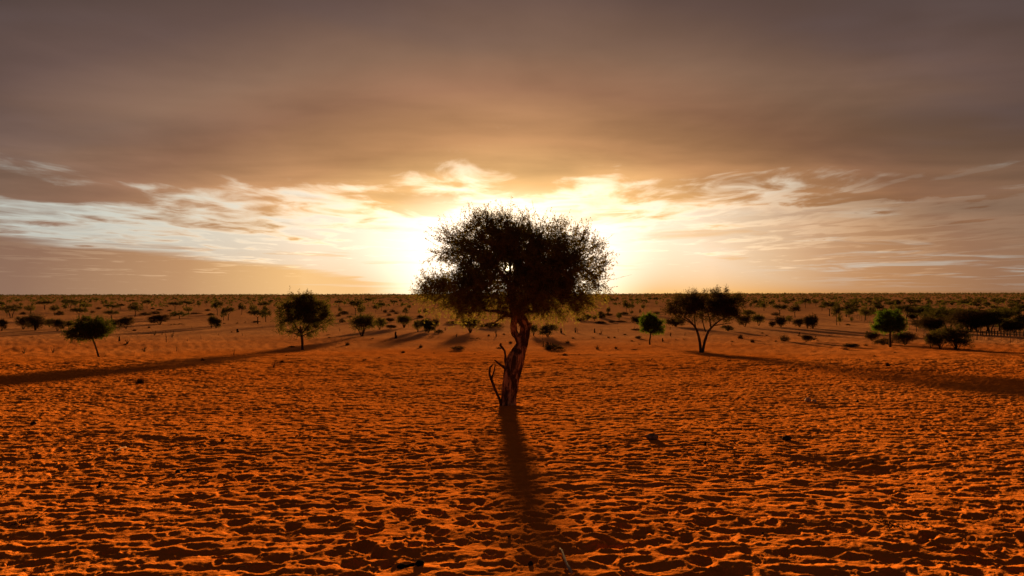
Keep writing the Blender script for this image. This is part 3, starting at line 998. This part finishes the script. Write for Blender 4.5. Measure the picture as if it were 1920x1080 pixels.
def fallen(seed):
    rng = np.random.RandomState(seed)
    g = Geo()
    for i in range(6):
        a = rng.uniform(-.5, .5) + (math.pi if i % 2 else 0); ln = rng.uniform(.3, .6)
        p = np.array([[0, 0, .15], [.4 * ln * math.cos(a), .4 * ln * math.sin(a), .25 + rng.uniform(0, .4)], [ln * math.cos(a), ln * math.sin(a), rng.uniform(0, .7)]])
        g.tube(p, [.035, .028, .010], 5, False)
        for s in range(4):
            t = rng.uniform(.2, 1); q = p[0] * (1 - t) + p[2] * t
            d = rng.normal(size=3); d[2] = abs(d[2])
            g.prisms([q], [q + d * .14], .012, .004)
    return [('limbs', g.build('fallen', True), M_DEAD)]


PR['tuft'] = [tuft(201), tuft(202, 45), tuft(203, 80, M_TWIGS)]
PR['twigs'] = [twiggy(211), twiggy(212, 6, .35), twiggy(213, 12, .4)]
PR['stick'] = [twiggy(221, 2, .12), twiggy(222, 3, .15)]
PR['stump'] = [stump(231)]
PR['fallen'] = [fallen(241), fallen(242)]

KIND = {  # object name, words, category, group
    'umbrella': ('umbrella_tree', 'flat-topped dark tree', 'tree', 'flat-topped trees on the plain'),
    'tree': ('thorn_tree', 'rounded olive tree', 'tree', 'rounded trees on the plain'),
    'green': ('leafy_green_tree', 'low dense green tree', 'tree', 'green trees on the plain'),
    'bush': ('brown_shrub', 'dense brown leafless shrub', 'shrub', 'brown shrubs on the plain'),
    'greenbush': ('leafy_shrub', 'olive many-stemmed shrub', 'shrub', 'leafy shrubs on the plain'),
    'spread': ('spreading_shrub', 'fan-shaped spreading shrub', 'shrub', 'fan-shaped shrubs on the plain'),
    'low': ('low_shrub', 'low dark mounded shrub', 'shrub', 'low shrubs on the plain'),
    'tuft': ('grass_tuft', 'small dry grass tuft', 'grass tuft', 'dry tufts on the sand'),
    'twigs': ('dead_shrub', 'bare upright dead shrub', 'dead shrub', 'dead shrubs on the sand'),
    'stick': ('dead_stick', 'thin upright dead stick', 'stick', 'dead sticks on the plain'),
    'stump': ('tree_stump', 'short black tree stump', 'stump', 'burnt stumps on the plain'),
    'fallen': ('fallen_branch', 'dry fallen branch lying on sand', 'branch', 'fallen branches on the sand')}

# catalogue read off the photograph: kind, x, base y, top y, width in enlargement pixels
CATS = []
CATS.append((0, 530, 4.695, '''umbrella:1 100 312 195 180;tree 268 272 195 110;umbrella 395 235 158 145;tree:1 478 290 195 90;low 520 288 250 60;umbrella 612 222 148 140
tree 660 215 160 60;tree 575 245 190 60;umbrella:0 695 322 218 145;tree 755 232 180 95;umbrella:2 985 255 190 140;umbrella 1060 238 185 70;umbrella:0 980 322 245 125
tree:1 1190 300 180 140;umbrella 1295 228 150 80;tree 1410 212 170 40;umbrella:0 1540 242 168 120;umbrella 1640 218 160 130;tree:0 1660 272 210 100;green 1580 322 248 165
tree 1750 217 165 50;tree 1815 203 155 35;bush 1405 368 285 165;bush:1 1110 405 305 130;bush 1003 392 320 80;bush:0 310 420 268 150;bush:1 205 412 300 130
greenbush 435 392 320 90;bush 505 425 320 110;greenbush 610 402 335 110;bush 15 425 320 75;umbrella 10 232 165 50;spread 1862 402 305 60;fallen 1560 376 345 150
stick 1465 523 412 50;twigs 1515 482 410 55;twigs 1360 462 415 60;twigs 1425 462 428 30;stump 1050 517 472 22;twigs 1120 542 495 85;twigs:2 1270 607 555 55;stick 1555 606 520 20
twigs:1 465 617 545 55;twigs 210 628 562 50;stick 1770 497 448 25;stick 1690 412 370 22;stick 1650 514 482 35;tuft 150 738 708 95;tuft:2 1230 888 820 140;tuft 1780 690 655 75
fallen 1215 670 652 80;low 205 281 258 45;low 815 268 246 35;low 1280 288 262 85;low 1360 277 252 85;low 1410 245 230 45;low 1725 275 262 85;low 1852 290 268 55
tuft 745 832 815 40;tuft 1100 550 530 60;fallen 270 485 468 90;tuft 1180 425 402 70;tuft 1310 400 372 40;umbrella 155 180 148 40;tree 185 210 175 45;umbrella 305 178 148 36
tree 795 182 150 40;tree 850 168 135 50;tree 930 195 150 50;umbrella 1170 180 150 60;tree 1190 205 168 60;umbrella 1540 160 130 50;tree 900 180 160 30;umbrella 60 300 240 30
low 870 235 215 40;low 1345 235 222 30;low 1490 250 238 34;low 1825 250 232 40''')),
CATS.append((400, 530, 4.695, '''umbrella 35 288 165 110;tree 90 332 225 75;umbrella:0 133 332 215 105;tree:1 250 282 180 80;umbrella 445 255 165 110;tree:0 345 275 190 90;umbrella:0 390 363 235 165
tree 462 345 200 130;umbrella 310 160 128 30;umbrella 362 182 150 36;umbrella 508 205 150 42;stick 168 195 165 20;greenbush 25 402 310 85;spread:0 1310 472 300 220;green 1350 335 280 68
greenbush:0 1465 413 310 112;spread 1680 397 300 130;bush 1555 347 310 80;bush 1560 407 372 95;umbrella 1105 215 155 80;tree 1115 282 215 45;umbrella:0 1250 292 150 130;tree 1297 297 190 100
umbrella 1362 194 135 66;tree:1 1430 263 195 66;umbrella 1480 248 175 66;umbrella 1587 203 155 72;tree 1645 170 142 36;tree 1690 292 215 72;tree 1725 240 190 52;low 1135 352 318 46
low 1575 259 240 42;low 1510 263 238 34;low 1545 292 272 34;low 1612 276 258 40;low 1820 310 288 50;low 1145 280 250 72;low 1100 298 278 34;greenbush 1800 432 330 80
greenbush:1 1872 438 320 90;stump 1605 490 428 28;stick 1115 430 390 45;stump 212 438 404 28;stick 255 470 428 25;twigs 180 637 578 40;tuft 1180 550 515 72;twigs:1 530 748 690 65
tuft:2 605 703 672 62;low 685 570 556 52;tuft 1825 573 538 62;tuft 1330 684 662 76;tuft 1460 664 650 40;tuft 1400 494 482 52;tuft 1670 618 594 64;tuft 1512 518 508 30;low 380 350 336 60
tuft 210 360 345 36;tuft 95 360 350 60;tuft 280 350 340 30;stick 1802 475 445 16;stick 45 465 430 18;tuft 160 437 425 30;tuft 1010 462 452 70;tuft 1020 486 474 60;tuft 640 645 632 36
low 1200 305 290 46;tree 540 215 190 30;umbrella 20 182 150 36;tree 1105 160 140 28;umbrella 430 150 125 46;umbrella 1260 165 140 40''')),
CATS.append((1120, 530, 4.695, '''tree:1 255 268 155 80;umbrella:1 290 262 185 85;tree 405 243 188 56;umbrella 412 185 150 62;tree 377 277 232 30;umbrella 462 168 132 42;umbrella 515 172 128 58;tree 352 168 132 42
umbrella 292 173 145 34;tree 190 332 262 58;twigs 95 288 210 64;low 35 312 255 64;tree 303 290 245 36;bush 350 362 290 122;low 520 277 255 52;bush 690 387 310 185;greenbush 1150 427 375 104
bush:1 1300 388 290 122;greenbush:0 1335 303 240 108;spread 1420 380 290 106;tree 1350 223 175 38;tree:1 1388 206 145 62;umbrella 1424 222 178 50;tree:0 1467 248 160 92;tree 1548 205 140 48
umbrella:0 1605 293 190 142;umbrella 1670 205 168 50;tree:1 1740 305 190 122;umbrella 1832 225 135 92;bush 1615 392 290 98;tree 1690 363 285 82;bush:1 1780 392 320 112;bush 1850 404 300 84
bush 1540 392 335 60;low 1565 290 262 66;tuft:2 1260 493 446 84;tuft:2 1365 528 486 72;low 1650 518 468 74;bush 1840 522 462 104;tuft 1185 524 505 52;tuft 1570 520 500 54;tuft 360 492 468 62
tuft 100 486 474 32;tuft 150 487 472 32;tuft 160 580 555 42;stump 575 520 486 18;stick 183 432 396 14;twigs 35 454 396 38;twigs 645 472 432 36;twigs 770 467 430 36;twigs:1 980 692 644 55
fallen 290 694 676 66;fallen 470 690 656 122;fallen 1510 758 744 62;fallen 110 724 708 100;fallen 370 547 528 32;stick 330 415 370 20;low 335 418 404 72;twigs 640 415 385 34;tuft 240 460 450 46
tuft 300 515 503 36;tuft 690 505 495 40;tuft 760 500 490 36;tuft 1490 468 455 44;tuft 1450 448 430 40;tuft 1775 472 450 46;twigs 1780 460 425 30;tuft 1180 543 534 26;tuft 1150 655 645 90
tuft 1160 685 675 80;fallen 1600 680 664 66;tuft 330 592 584 110;tuft 100 645 632 40;low 25 360 340 90;umbrella 1700 180 150 30;tree 1870 200 150 40;umbrella 1470 150 120 50;tree 1600 180 150 36''')),
CATS.append((1520, 530, 4.695, '''umbrella:0 165 293 165 150;tree:1 228 376 180 100;tree 257 376 280 64;umbrella:1 365 268 180 140;tree:0 485 332 205 175;tree 362 352 300 42;bush 540 513 425 124;bush:1 830 547 440 220
low 640 545 490 124;fallen 30 517 430 105;fallen 175 473 456 74;umbrella:2 845 358 195 200;green 1030 350 192 335;bush 1060 432 300 225;bush:0 1400 432 238 335;tree:0 1710 372 205 116
tree:1 1803 348 225 116;umbrella 1855 305 190 90;tree 1250 283 228 84;greenbush:1 1285 588 385 290;greenbush 1140 580 420 180;bush 1060 578 450 135;tuft:2 680 738 690 78;tuft 310 592 560 122
bush 360 572 535 140;tuft 485 558 528 64;tuft 740 615 604 42;fallen 1650 545 530 92;tuft 1580 617 606 44;bush 20 405 275 90;umbrella 45 205 160 66;umbrella 100 250 200 66;bush 1560 390 290 140
bush 1790 440 345 160;umbrella 1350 225 160 90;tree 1410 170 130 50;tree 1460 230 180 70;umbrella 940 205 150 70;tree 700 215 165 90;umbrella 590 235 170 90;tree 520 200 150 70;umbrella 840 165 135 70
tree 1170 215 165 70;umbrella 1620 190 148 80;tree 1700 170 132 50;umbrella 1800 230 185 110;tree 1550 220 165 90;umbrella 180 160 130 60;tree 360 180 148 60;umbrella 660 175 145 60;tree 1050 190 150 60
umbrella 760 180 150 50;tree 1250 190 155 60;low 900 240 215 100;low 1500 270 240 110;low 620 270 240 80;bush 960 400 320 150;bush 1210 330 280 100;bush 1650 320 270 110;bush 900 330 270 90;tuft 430 680 668 42
tuft 560 650 635 60;low 330 375 362 36;bush 700 330 260 120;low 1700 250 222 90;tree 100 170 138 46;umbrella 260 150 120 50;low 1000 260 232 90;tree 30 180 140 40''')),
CATS.append((780, 540, 5.647, '''greenbush:1 130 472 330 165;bush 205 420 320 90;spread:0 575 474 325 215;low 400 378 352 135;low 790 424 365 210;greenbush:1 1395 514 380 195;spread 1245 505 400 90;twigs:2 1400 645 560 190
stick 1350 620 490 90;low 1470 655 600 170;fallen 630 545 510 160;low 440 655 615 124;tuft 50 634 598 70;tuft 1605 588 555 74;tuft 1000 583 555 70;stump 848 514 450 16;stump 1535 475 425 26;twigs 1690 473 412 50
stump 1890 473 430 20;stick 235 528 470 36;fallen 165 525 500 90;tree 100 300 215 60;tree 35 290 220 50;low 40 318 290 50;tuft 770 508 484 40;low 240 480 440 80;tuft 930 492 475 60;tuft 1660 535 520 50
tuft 310 450 405 30;twigs 430 520 470 30;stick 985 500 470 18;tuft 190 690 680 44;tuft 880 640 622 120;tuft 1570 715 690 110;tuft 840 470 455 36;tuft 620 700 690 60''')),
CATS.append((960, 540, 6.75, '''greenbush 950 412 330 130;spread 1045 418 352 56;low 870 418 372 140;low 1120 450 420 86;tree 1125 352 298 95;low 1130 380 355 70;tree:1 1220 350 240 64;low 1225 350 318 95;tree 1360 404 308 78
low 1410 342 305 104;low 1265 440 412 76;low 1375 432 412 110;twigs 620 574 500 40;stump 800 562 500 24;twigs 828 564 490 30;stump 1045 568 510 26;stick 1130 588 502 24;tuft 1115 588 560 46;stick 1345 558 500 22
tuft 775 640 618 66;tuft 705 702 640 84;tuft 1080 776 710 84;tuft 1315 770 730 62;tuft 670 854 820 110;tuft 1030 634 618 50;low 1595 640 606 68;tuft 1215 630 608 44;tuft 1300 633 608 44;tuft 900 796 786 70
tuft 850 845 825 44;tuft 1235 862 848 50;fallen 1240 975 950 150;tuft 680 935 922 60;tuft 1430 590 578 60;tuft 1520 675 650 56;tuft 660 592 582 40;low 1180 165 130 46;umbrella 1270 195 130 60;tree 1330 165 115 50;umbrella 1500 180 140 46''')),
CATS = [c[0] if isinstance(c[0], tuple) else c for c in CATS]

LAND = [(0, 'left of the leaning flat-topped tree'), (172, 'between the leaning tree and broad round tree'), (567, 'between the broad round tree and central tree'),
        (800, 'behind the central tree'), (1140, 'between central tree and forked tree'), (1316, 'between forked tree and bright dome tree'), (1669, 'just right of the bright dome-crowned tree'), (1790, 'towards the right edge behind the pen')]
_ones = 'second third fourth fifth sixth seventh eighth ninth tenth eleventh twelfth thirteenth fourteenth fifteenth sixteenth seventeenth eighteenth nineteenth twentieth'.split()
_tens = ['first'] + _ones[:8]
ORD = ['leftmost'] + [w + ' from left' for w in _ones] + [t + '-' + w + ' from left' for t in ('twenty', 'thirty', 'forty', 'fifty', 'sixty', 'seventy') for w in _tens]
PLANTED = []
PROTO_ROOT = {}


def plant(kind, var, px, py, h_px, w_px, rng):
    p = at(px, py)
    s = p.y / FPX
    H, W = max(h_px * s, 0.04), max(w_px * s, 0.04)
    var = var % len(PR[kind])
    name, words, cat, grp = KIND[kind]
    loc = (p.x, p.y, p.z - 0.02 * H)
    if kind in ('umbrella', 'tree', 'green', 'bush', 'greenbush', 'spread', 'low'):
        rz = rng.uniform(-0.35, 0.35) + (math.pi if rng.rand() < 0.5 else 0)
        scl = (W, W * rng.uniform(0.85, 1.1), H)
    else:
        rz = rng.uniform(-0.6, 0.6)
        scl = (W, W * 0.9, H)
        if kind == 'stick':
            scl = (max(W, H * 0.4), max(W, H * 0.4), H)
        if kind == 'stump':
            scl = (W * 2.0, W * 2.0, H)
    key = (kind, var)
    if key not in PROTO_ROOT:
        parts = PR[kind][var]
        if len(parts) == 1:
            r = obj(name, parts[0][1], parts[0][2])
        else:
            r = empty(name, (0, 0, 0))
            for nm, me, mt in parts:
                obj(nm, me, mt, r)
        PROTO_ROOT[key] = r
        r.location, r.rotation_euler, r.scale = loc, (0, 0, rz), scl
    else:
        r = copy_thing(PROTO_ROOT[key], loc, rz, scl)
    PLANTED.append((r, kind, px, py, p.y))
    return r


_rng = np.random.RandomState(5)
for x0, y0, k, txt in CATS:
    for ent in txt.replace('\n', ';').split(';'):
        f = ent.split()
        nm, _, v = f[0].partition(':')
        var = int(v) if v else _rng.randint(0, 9)
        cx, by, ty, w = (float(q) for q in f[1:])
        plant(nm, var, x0 + cx / k, y0 + by / k, (by - ty) / k, w / k, _rng)

# more trees towards the back of the plain, thicker on the right
for i in range(150):
    py = 559.5 + 15 * _rng.rand()**1.6
    px = _rng.uniform(5, 1915) if _rng.rand() < 0.55 else 1916 - 560 * _rng.rand()**1.3
    d = at(px, py).y
    h = _rng.uniform(2.2, 4.2) / d * FPX
    plant(_rng.choice(['umbrella', 'tree', 'tree', 'low']), _rng.randint(0, 9), px, py, h if True else 0, h * _rng.uniform(0.9, 1.5), _rng)


for i in range(95):                                     # the thicket behind the fence
    py = 563 + 34 * _rng.rand()**1.3
    px = 1925 - 340 * _rng.rand()**1.4
    d = at(px, py).y
    kd = _rng.choice(['umbrella', 'tree', 'bush', 'greenbush', 'low'])
    h = (_rng.uniform(2.4, 4.4) if kd in ('umbrella', 'tree') else _rng.uniform(1.2, 2.6)) / d * FPX
    plant(kd, _rng.randint(0, 9), px, py, h, h * _rng.uniform(1.0, 1.6), _rng)


for i in range(34):
    py = 598 + 26 * _rng.rand()
    px = 1930 - 225 * _rng.rand()
    d = at(px, py).y
    kd = _rng.choice(['bush', 'bush', 'greenbush', 'tree', 'umbrella'])
    h = (_rng.uniform(2.8, 4.4) if kd in ('umbrella', 'tree') else _rng.uniform(1.6, 2.8)) / d * FPX
    plant(kd, _rng.randint(0, 9), px, py, h, h * _rng.uniform(1.1, 1.9), _rng)


def label_planted():
    keys = {}
    for r, kind, px, py, d in PLANTED:
        sec = [t for x, t in LAND if px >= x][-1]
        tier = 'near' if d < 48 else 'mid-distance' if d < 110 else 'far' if d < 260 else 'distant'
        keys.setdefault((kind, sec, tier), []).append((px, r))
    for (kind, sec, tier), lst in keys.items():
        lst.sort(key=lambda q: q[0])
        name, words, cat, grp = KIND[kind]
        for i, (px, r) in enumerate(lst):
            lab = tier + ' ' + words + ' ' + sec
            if len(lst) > 1:
                lab += ', ' + ('rightmost' if i == len(lst) - 1 else ORD[i])
            tag(r, lab, cat, grp)


label_planted()


# ------------------------------------------------------------------ the bushveld that closes the horizon: one mass nobody could count
def bushveld():
    rng = np.random.RandomState(9)
    n = 12500
    d = rng.uniform(420, 7000, n)
    a = rng.uniform(-0.95, 0.95, n)
    keep = rng.rand(n) < np.where(d < 800, 0.35 + 0.5 * (a > 0.35), 1.0)
    d, a = d[keep], a[keep]
    n = len(d)
    x = a * d
    z = terrain(x, d)
    h = rng.uniform(2.0, 4.6, n) * (1 + d / 7000) * np.where((d > 2400) & (rng.rand(n) < 0.25), 1.5, 1.0)
    w = h * rng.uniform(0.9, 1.8, n)
    k = 14
    C = np.stack([x, d, z], 1)
    u = rng.normal(size=(n, k, 3)); u /= np.linalg.norm(u, axis=2)[..., None]
    u *= rng.rand(n, k, 1)**0.4
    ctr = C[:, None] + np.stack([u[..., 0] * w[:, None] * 0.5, u[..., 1] * w[:, None] * 0.5, h[:, None] * (0.62 + 0.36 * u[..., 2])], -1)
    sz = (h * 0.34)[:, None, None]
    A = ctr + rng.normal(size=(n, k, 3)) * sz * np.array([.6, .6, .45])
    B = ctr + rng.normal(size=(n, k, 3)) * sz * np.array([.6, .6, .45])
    D = ctr + rng.normal(size=(n, k, 3)) * sz * np.array([.6, .6, .45])
    V = np.stack([A, B, D], 2).reshape(-1, 3)
    tr = np.stack([np.stack([x - .1, d, z - .2], 1), np.stack([x + .1, d, z - .2], 1), np.stack([x, d + .05, z + h * 0.6], 1)], 1).reshape(-1, 3)
    V = np.concatenate([V, tr])
    me = mesh('bushveld', V, None, np.arange(len(V)).reshape(-1, 3))
    o = obj('bushveld', me, M_LEAF_FAR)
    o['kind'] = 'stuff'
    tag(o, 'dense dark belt of thorn bush closing off the horizon', 'bushveld')


bushveld()


# ------------------------------------------------------------------ fence, pen and tub on the right
def fence():
    P0, P1 = at(1577, 590), at(1894, 643)
    pa, pb = at(1748, 630), at(1831.6, 638)
    d1 = (P1 - pb); d1.z = 0; d1.normalize()
    ends = [P0, pa, pb, P1, P1 + d1 * 14, P1 + d1 * 28]
    posts = []
    for a, b in zip(ends[:-1], ends[1:]):
        n = max(1, int((b - a).length / 7.0))
        for i in range(n):
            q = a.lerp(b, i / n)
            posts.append(Vector((q.x, q.y, tz(q.x, q.y))))
    root = empty('wire_fence', posts[0])
    tag(root, 'long wire fence on thin dark posts running back along the right', 'fence')
    o = posts[0]
    rng = np.random.RandomState(3)
    for i, q in enumerate(posts):
        g = Geo()
        r = 0.075 if i % 3 == 0 else 0.045
        tilt = rng.normal(size=2) * 0.03
        g.tube([(0, 0, -.3), (tilt[0] * .5, tilt[1] * .5, .7), (tilt[0], tilt[1], 1.4)], [r, r * .95, r * .85], 7)
        obj('post', g.build('post', True), M_POST, root, q - o)
    for h in (0.2, 0.45, 0.7, 0.95, 1.15, 1.33):
        g = Geo()
        pts = []
        for a, b in zip(posts[:-1], posts[1:]):
            for t in (0, .33, .66):
                p = a.lerp(b, t)
                pts.append((p.x - o.x, p.y - o.y, p.z - o.z + h - 0.02 * (t > 0)))
        g.tube(pts, np.full(len(pts), 0.004), 4)
        obj('wire', g.build('wire', True), M_WIRE, root)
    # thin droppers between the posts
    for a, b in zip(posts[-10:-1], posts[-9:]):
        for t in (.25, .5, .75):
            p = a.lerp(b, t)
            g = Geo()
            g.tube([(0, 0, .1), (.01, 0, .7), (0, 0, 1.34)], [.014] * 3, 5)
            obj('dropper', g.build('dropper', True), M_POST, root, Vector((p.x, p.y, tz(p.x, p.y))) - o)


fence()


def pen():
    a, b = at(1838, 629), at(1918, 631)
    root = empty('paling_pen', a)
    tag(root, 'row of short dark upright palings behind the wire fence', 'fence')
    rng = np.random.RandomState(8)
    n = 15
    for i in range(n):
        q = a.lerp(b, (i + rng.uniform(-.2, .2)) / (n - 1))
        q.z = tz(q.x, q.y)
        g = Geo()
        h = rng.uniform(0.8, 1.15)
        g.tube([(0, 0, -.2), (rng.normal() * .02, 0, h * .5), (rng.normal() * .04, 0, h)], [.10, .09, .075], 6)
        obj('paling', g.build('paling', True), M_POST, root, q - a)
    g = Geo()
    pts = []
    for t in np.linspace(0, 1, 12):
        q = a.lerp(b, t)
        pts.append((q.x - a.x, q.y - a.y, tz(q.x, q.y) - a.z + 0.72))
    g.tube(pts, np.full(12, .035), 5)
    obj('rail', g.build('rail', True), M_POST, root)


pen()


def tub():
    p = at(1736, 629)
    root = empty('plastic_tub', p)
    tag(root, 'tiny white plastic tub on sand beside the wire fence', 'tub')
    g = Geo()
    a = np.arange(16) * 2 * np.pi / 16
    prof = [(0.0, .01), (.11, .01), (.13, .30), (.145, .30), (.145, .325), (.12, .325), (.10, .03), (0.0, .03)]
    V = np.array([[r * math.cos(t), r * math.sin(t), z] for r, z in prof for t in a])
    Q = [(i * 16 + j, i * 16 + (j + 1) % 16, (i + 1) * 16 + (j + 1) % 16, (i + 1) * 16 + j) for i in range(len(prof) - 1) for j in range(16)]
    g.put(V, Q)
    obj('bucket', g.build('bucket', True), M_WHITE, root)
    g = Geo()
    t = np.linspace(0, math.pi, 10)
    g.tube(np.stack([.14 * np.cos(t), np.full(10, .0), .31 + .10 * np.sin(t)], 1), np.full(10, .006), 5)
    obj('handle', g.build('handle', True), M_WIRE, root)


tub()


# ------------------------------------------------------------------ small things lying on the sand
def zr(p):
    return float(terrain(p.x, p.y) + sand_relief(np.array([p.x]), np.array([p.y]))[0])


def ground_thing(name, px, py, label, cat, geo, mat, rz=0.0, group=None, smooth=True, lift=0.0):
    p = at(px, py)
    o = obj(name, geo.build(name, smooth), mat, None, (p.x, p.y, max(zr(p), p.z - 0.02) + lift), rz)
    return tag(o, label, cat, group)


def stone(px, py, w_px, h_px, label, mat, seed, name='stone', rough=0.3, group=None):
    p = at(px, py)
    s = p.y / FPX
    g = Geo()
    rng = np.random.RandomState(seed)
    w, h = w_px * s / 2, h_px * s
    g.lump((0, 0, h * 0.35), (w, w * 0.8, h * 0.62), rng, rough, 14, 9)
    return ground_thing(name, px, py, label, 'stone', g, mat, 0.0, group)


stone(1223, 823, 23, 11, 'largest brown stone lying right of the central tree shadow', M_ROCK, 1)
stone(1475, 825, 17, 8, 'dark grey stone on trampled sand, in line with the brown stone', M_ROCK_DARK, 2)
stone(1515, 753, 11, 9, 'taller of two pale stones side by side on the right', M_ROCK_PALE, 3)
stone(1526.5, 753, 8, 5, 'smaller of two pale stones side by side on the right', M_ROCK_PALE, 4)
stone(995, 1061, 10, 9, 'black pebble in the central tree shadow at the bottom', M_ROCK_DARK, 5)
for i, (x, y, w, h, lab) in enumerate([
        (62, 797, 11, 6, 'black pebble by itself near the left edge, level with tree foot'), (333, 888, 9, 7, 'left of two black pebbles side by side, lower left'),
        (354, 884, 9, 7, 'right of two black pebbles side by side, lower left'), (417, 829, 7, 5, 'tiny black pebble above the two side by side'),
        (1775, 829, 6, 5, 'small black pebble far right, leftmost of three in a row'), (1866, 847, 8, 5, 'small black pebble far right, lowest of three in a row'),
        (1901, 827, 8, 4, 'small black pebble at the right edge of the sand'), (1852, 908, 7, 4, 'black pebble lower right beside faint hoof pits'),
        (1636, 869, 5, 4, 'tiny black pebble on the rim of the large hollow'), (1551, 798, 5, 4, 'tiny black pebble above the large hollow on the right'),
        (1608, 755, 5, 4, 'tiny black pebble right of the two pale stones'), (1135, 838, 6, 3, 'tiny black pebble left of the largest brown stone'),
        (1378, 832, 5, 4, 'tiny black pebble between black stub and dark grey stone'), (1430, 999, 5, 4, 'small black pebble in lower right foreground sand'),
        (955, 1008, 6, 3, 'small black pebble left edge of the long tree shadow'), (740, 1010, 5, 4, 'small black pebble above the charred log')]):
    stone(x, y, w, h, lab, M_ROCK_DARK, 20 + i, 'pebble', 0.25, 'black pebbles on the sand')


def stick(px0, py0, px1, py1, r_px, label, mat, name='stick', arch=0.02, kink=0.0):
    a, b = at(px0, py0), at(px1, py1)
    za, zb = zr(a) + 0.03, zr(b) + 0.03
    s = a.y / FPX
    n = 9
    t = np.linspace(0, 1, n)
    pts = np.stack([(b.x - a.x) * t, (b.y - a.y) * t, (zb - za) * t], 1)
    zc = np.array([zr(Vector((a.x + q[0], a.y + q[1], 0))) for q in pts]) + r_px * s * 0.7 - za
    pts[:, 2] = np.maximum(pts[:, 2], zc) + arch * np.sin(np.pi * t)
    pts[:, 0] += kink * np.sin(t * 5)
    g = Geo()
    rr = r_px * s * (1 - 0.45 * t) * (1 + 0.15 * np.sin(t * 17))
    g.tube(pts, rr, 8)
    for tt in (0.35, 0.7):
        i = int(tt * n)
        g.tube([pts[i], pts[i] + np.array([0.02, 0.03, 0.02]) * r_px * s * 40 * 0.6], [rr[i] * .6, rr[i] * .25], 5)
    o = obj(name, g.build(name, True), mat, None, (a.x, a.y, za))
    return tag(o, label, 'stick')


stick(1072, 1084, 1048, 1031, 3.0, 'grey bare stick pointing into the long tree shadow', M_GREYSTICK, kink=-0.01)
stick(214, 851, 237, 842, 0.8, 'bleached straw-coloured stick on sand at lower left', M_STRAW)
stick(1232, 778, 1244, 781, 0.8, 'short bleached stick above the brown stone', M_STRAW)
stick(2, 886, 17, 876, 0.8, 'thin twig at the left edge of the sand', M_DEAD)
stick(92, 986, 142, 968, 0.8, 'thin brown twig lying low in the left foreground', M_DEAD)
stick(440, 1080, 462, 1071, 1.2, 'thin twig at the bottom edge, left of the charred log', M_DEAD)
stick(960, 750, 1030, 741, 0.9, 'thin dark twig just right of the central trunk foot', M_DEAD)


def log():
    p = at(763, 1060)
    rng = np.random.RandomState(6)
    g = Geo()
    s = p.y / FPX
    x = np.linspace(-32, 30, 12) * s
    z = np.interp(x / s, [-32, -10, 12, 30], [1, 2.5, 4, 5]) * s
    pts = np.stack([x, 0.02 * np.sin(x * 30), z], 1)
    g.tube(pts, np.interp(x / s, [-32, 0, 16, 24, 30], [1.5, 2.6, 3.6, 5.0, 3.5]) * s * (1 + .25 * perlin(x * 25, x * 0, 5)), 9)
    g.lump(pts[4] + np.array([0, .02, .005]), np.array([.035, .03, .015]), rng, .4)
    g.lump(pts[10] + np.array([0, 0, .01]), np.array([.035, .03, .022]), rng, .5)
    o = obj('charred_log', g.build('log', True), M_CHAR, None, (p.x, p.y, zr(p) + .01))
    tag(o, 'knobbly charred log half sunk in sand at the bottom', 'log')


log()


def stub(px, py, h_px, w_px, label, seed):
    p = at(px, py)
    s = p.y / FPX
    g = Geo()
    h, w = h_px * s, w_px * s
    g.tube([(0, 0, -.05), (.1 * w, 0, h * .4), (.25 * w, 0, h * .8), (.2 * w, 0, h)], [w * .55, w * .42, w * .34, w * .22], 8)
    g.tube([(-.2 * w, 0, -.05), (-.5 * w, -.01, h * .25), (-.62 * w, -.01, h * .4)], [w * .32, w * .25, w * .1], 6)
    o = obj('burnt_stub', g.build('stub', True), M_CHAR, None, (p.x, p.y, zr(p) - .01))
    tag(o, label, 'stub')


stub(1322, 836, 9, 5, 'black burnt stub standing between the brown and dark grey stones', 1)
stub(186, 914, 13, 6, 'black burnt stub standing in sand at lower left', 2)


def droppings(px, py, w_px, n, seed, label):
    p = at(px, py)
    s = p.y / FPX
    rng = np.random.RandomState(seed)
    g = Geo()
    for i in range(n):
        q = Vector((p.x + rng.normal() * w_px * s * .3, p.y + rng.normal() * 0.10, 0))
        r = rng.uniform(.004, .008)
        g.lump((q.x - p.x, q.y - p.y, zr(q) - p.z + r * .6), (r, r * 1.2, r * .9), rng, .15, 6, 4)
    o = obj('dung_pellets', g.build('dung', True), M_DUNG, None, p)
    o['kind'] = 'stuff'
    tag(o, label, 'dung')


droppings(1665, 984, 42, 60, 1, 'wider scatter of dark dung pellets on sand, lower right')
droppings(1735, 986, 20, 26, 2, 'smaller scatter of dark dung pellets, lower right')
droppings(45, 981, 36, 40, 3, 'scatter of dark dung pellets on sand, lower left')
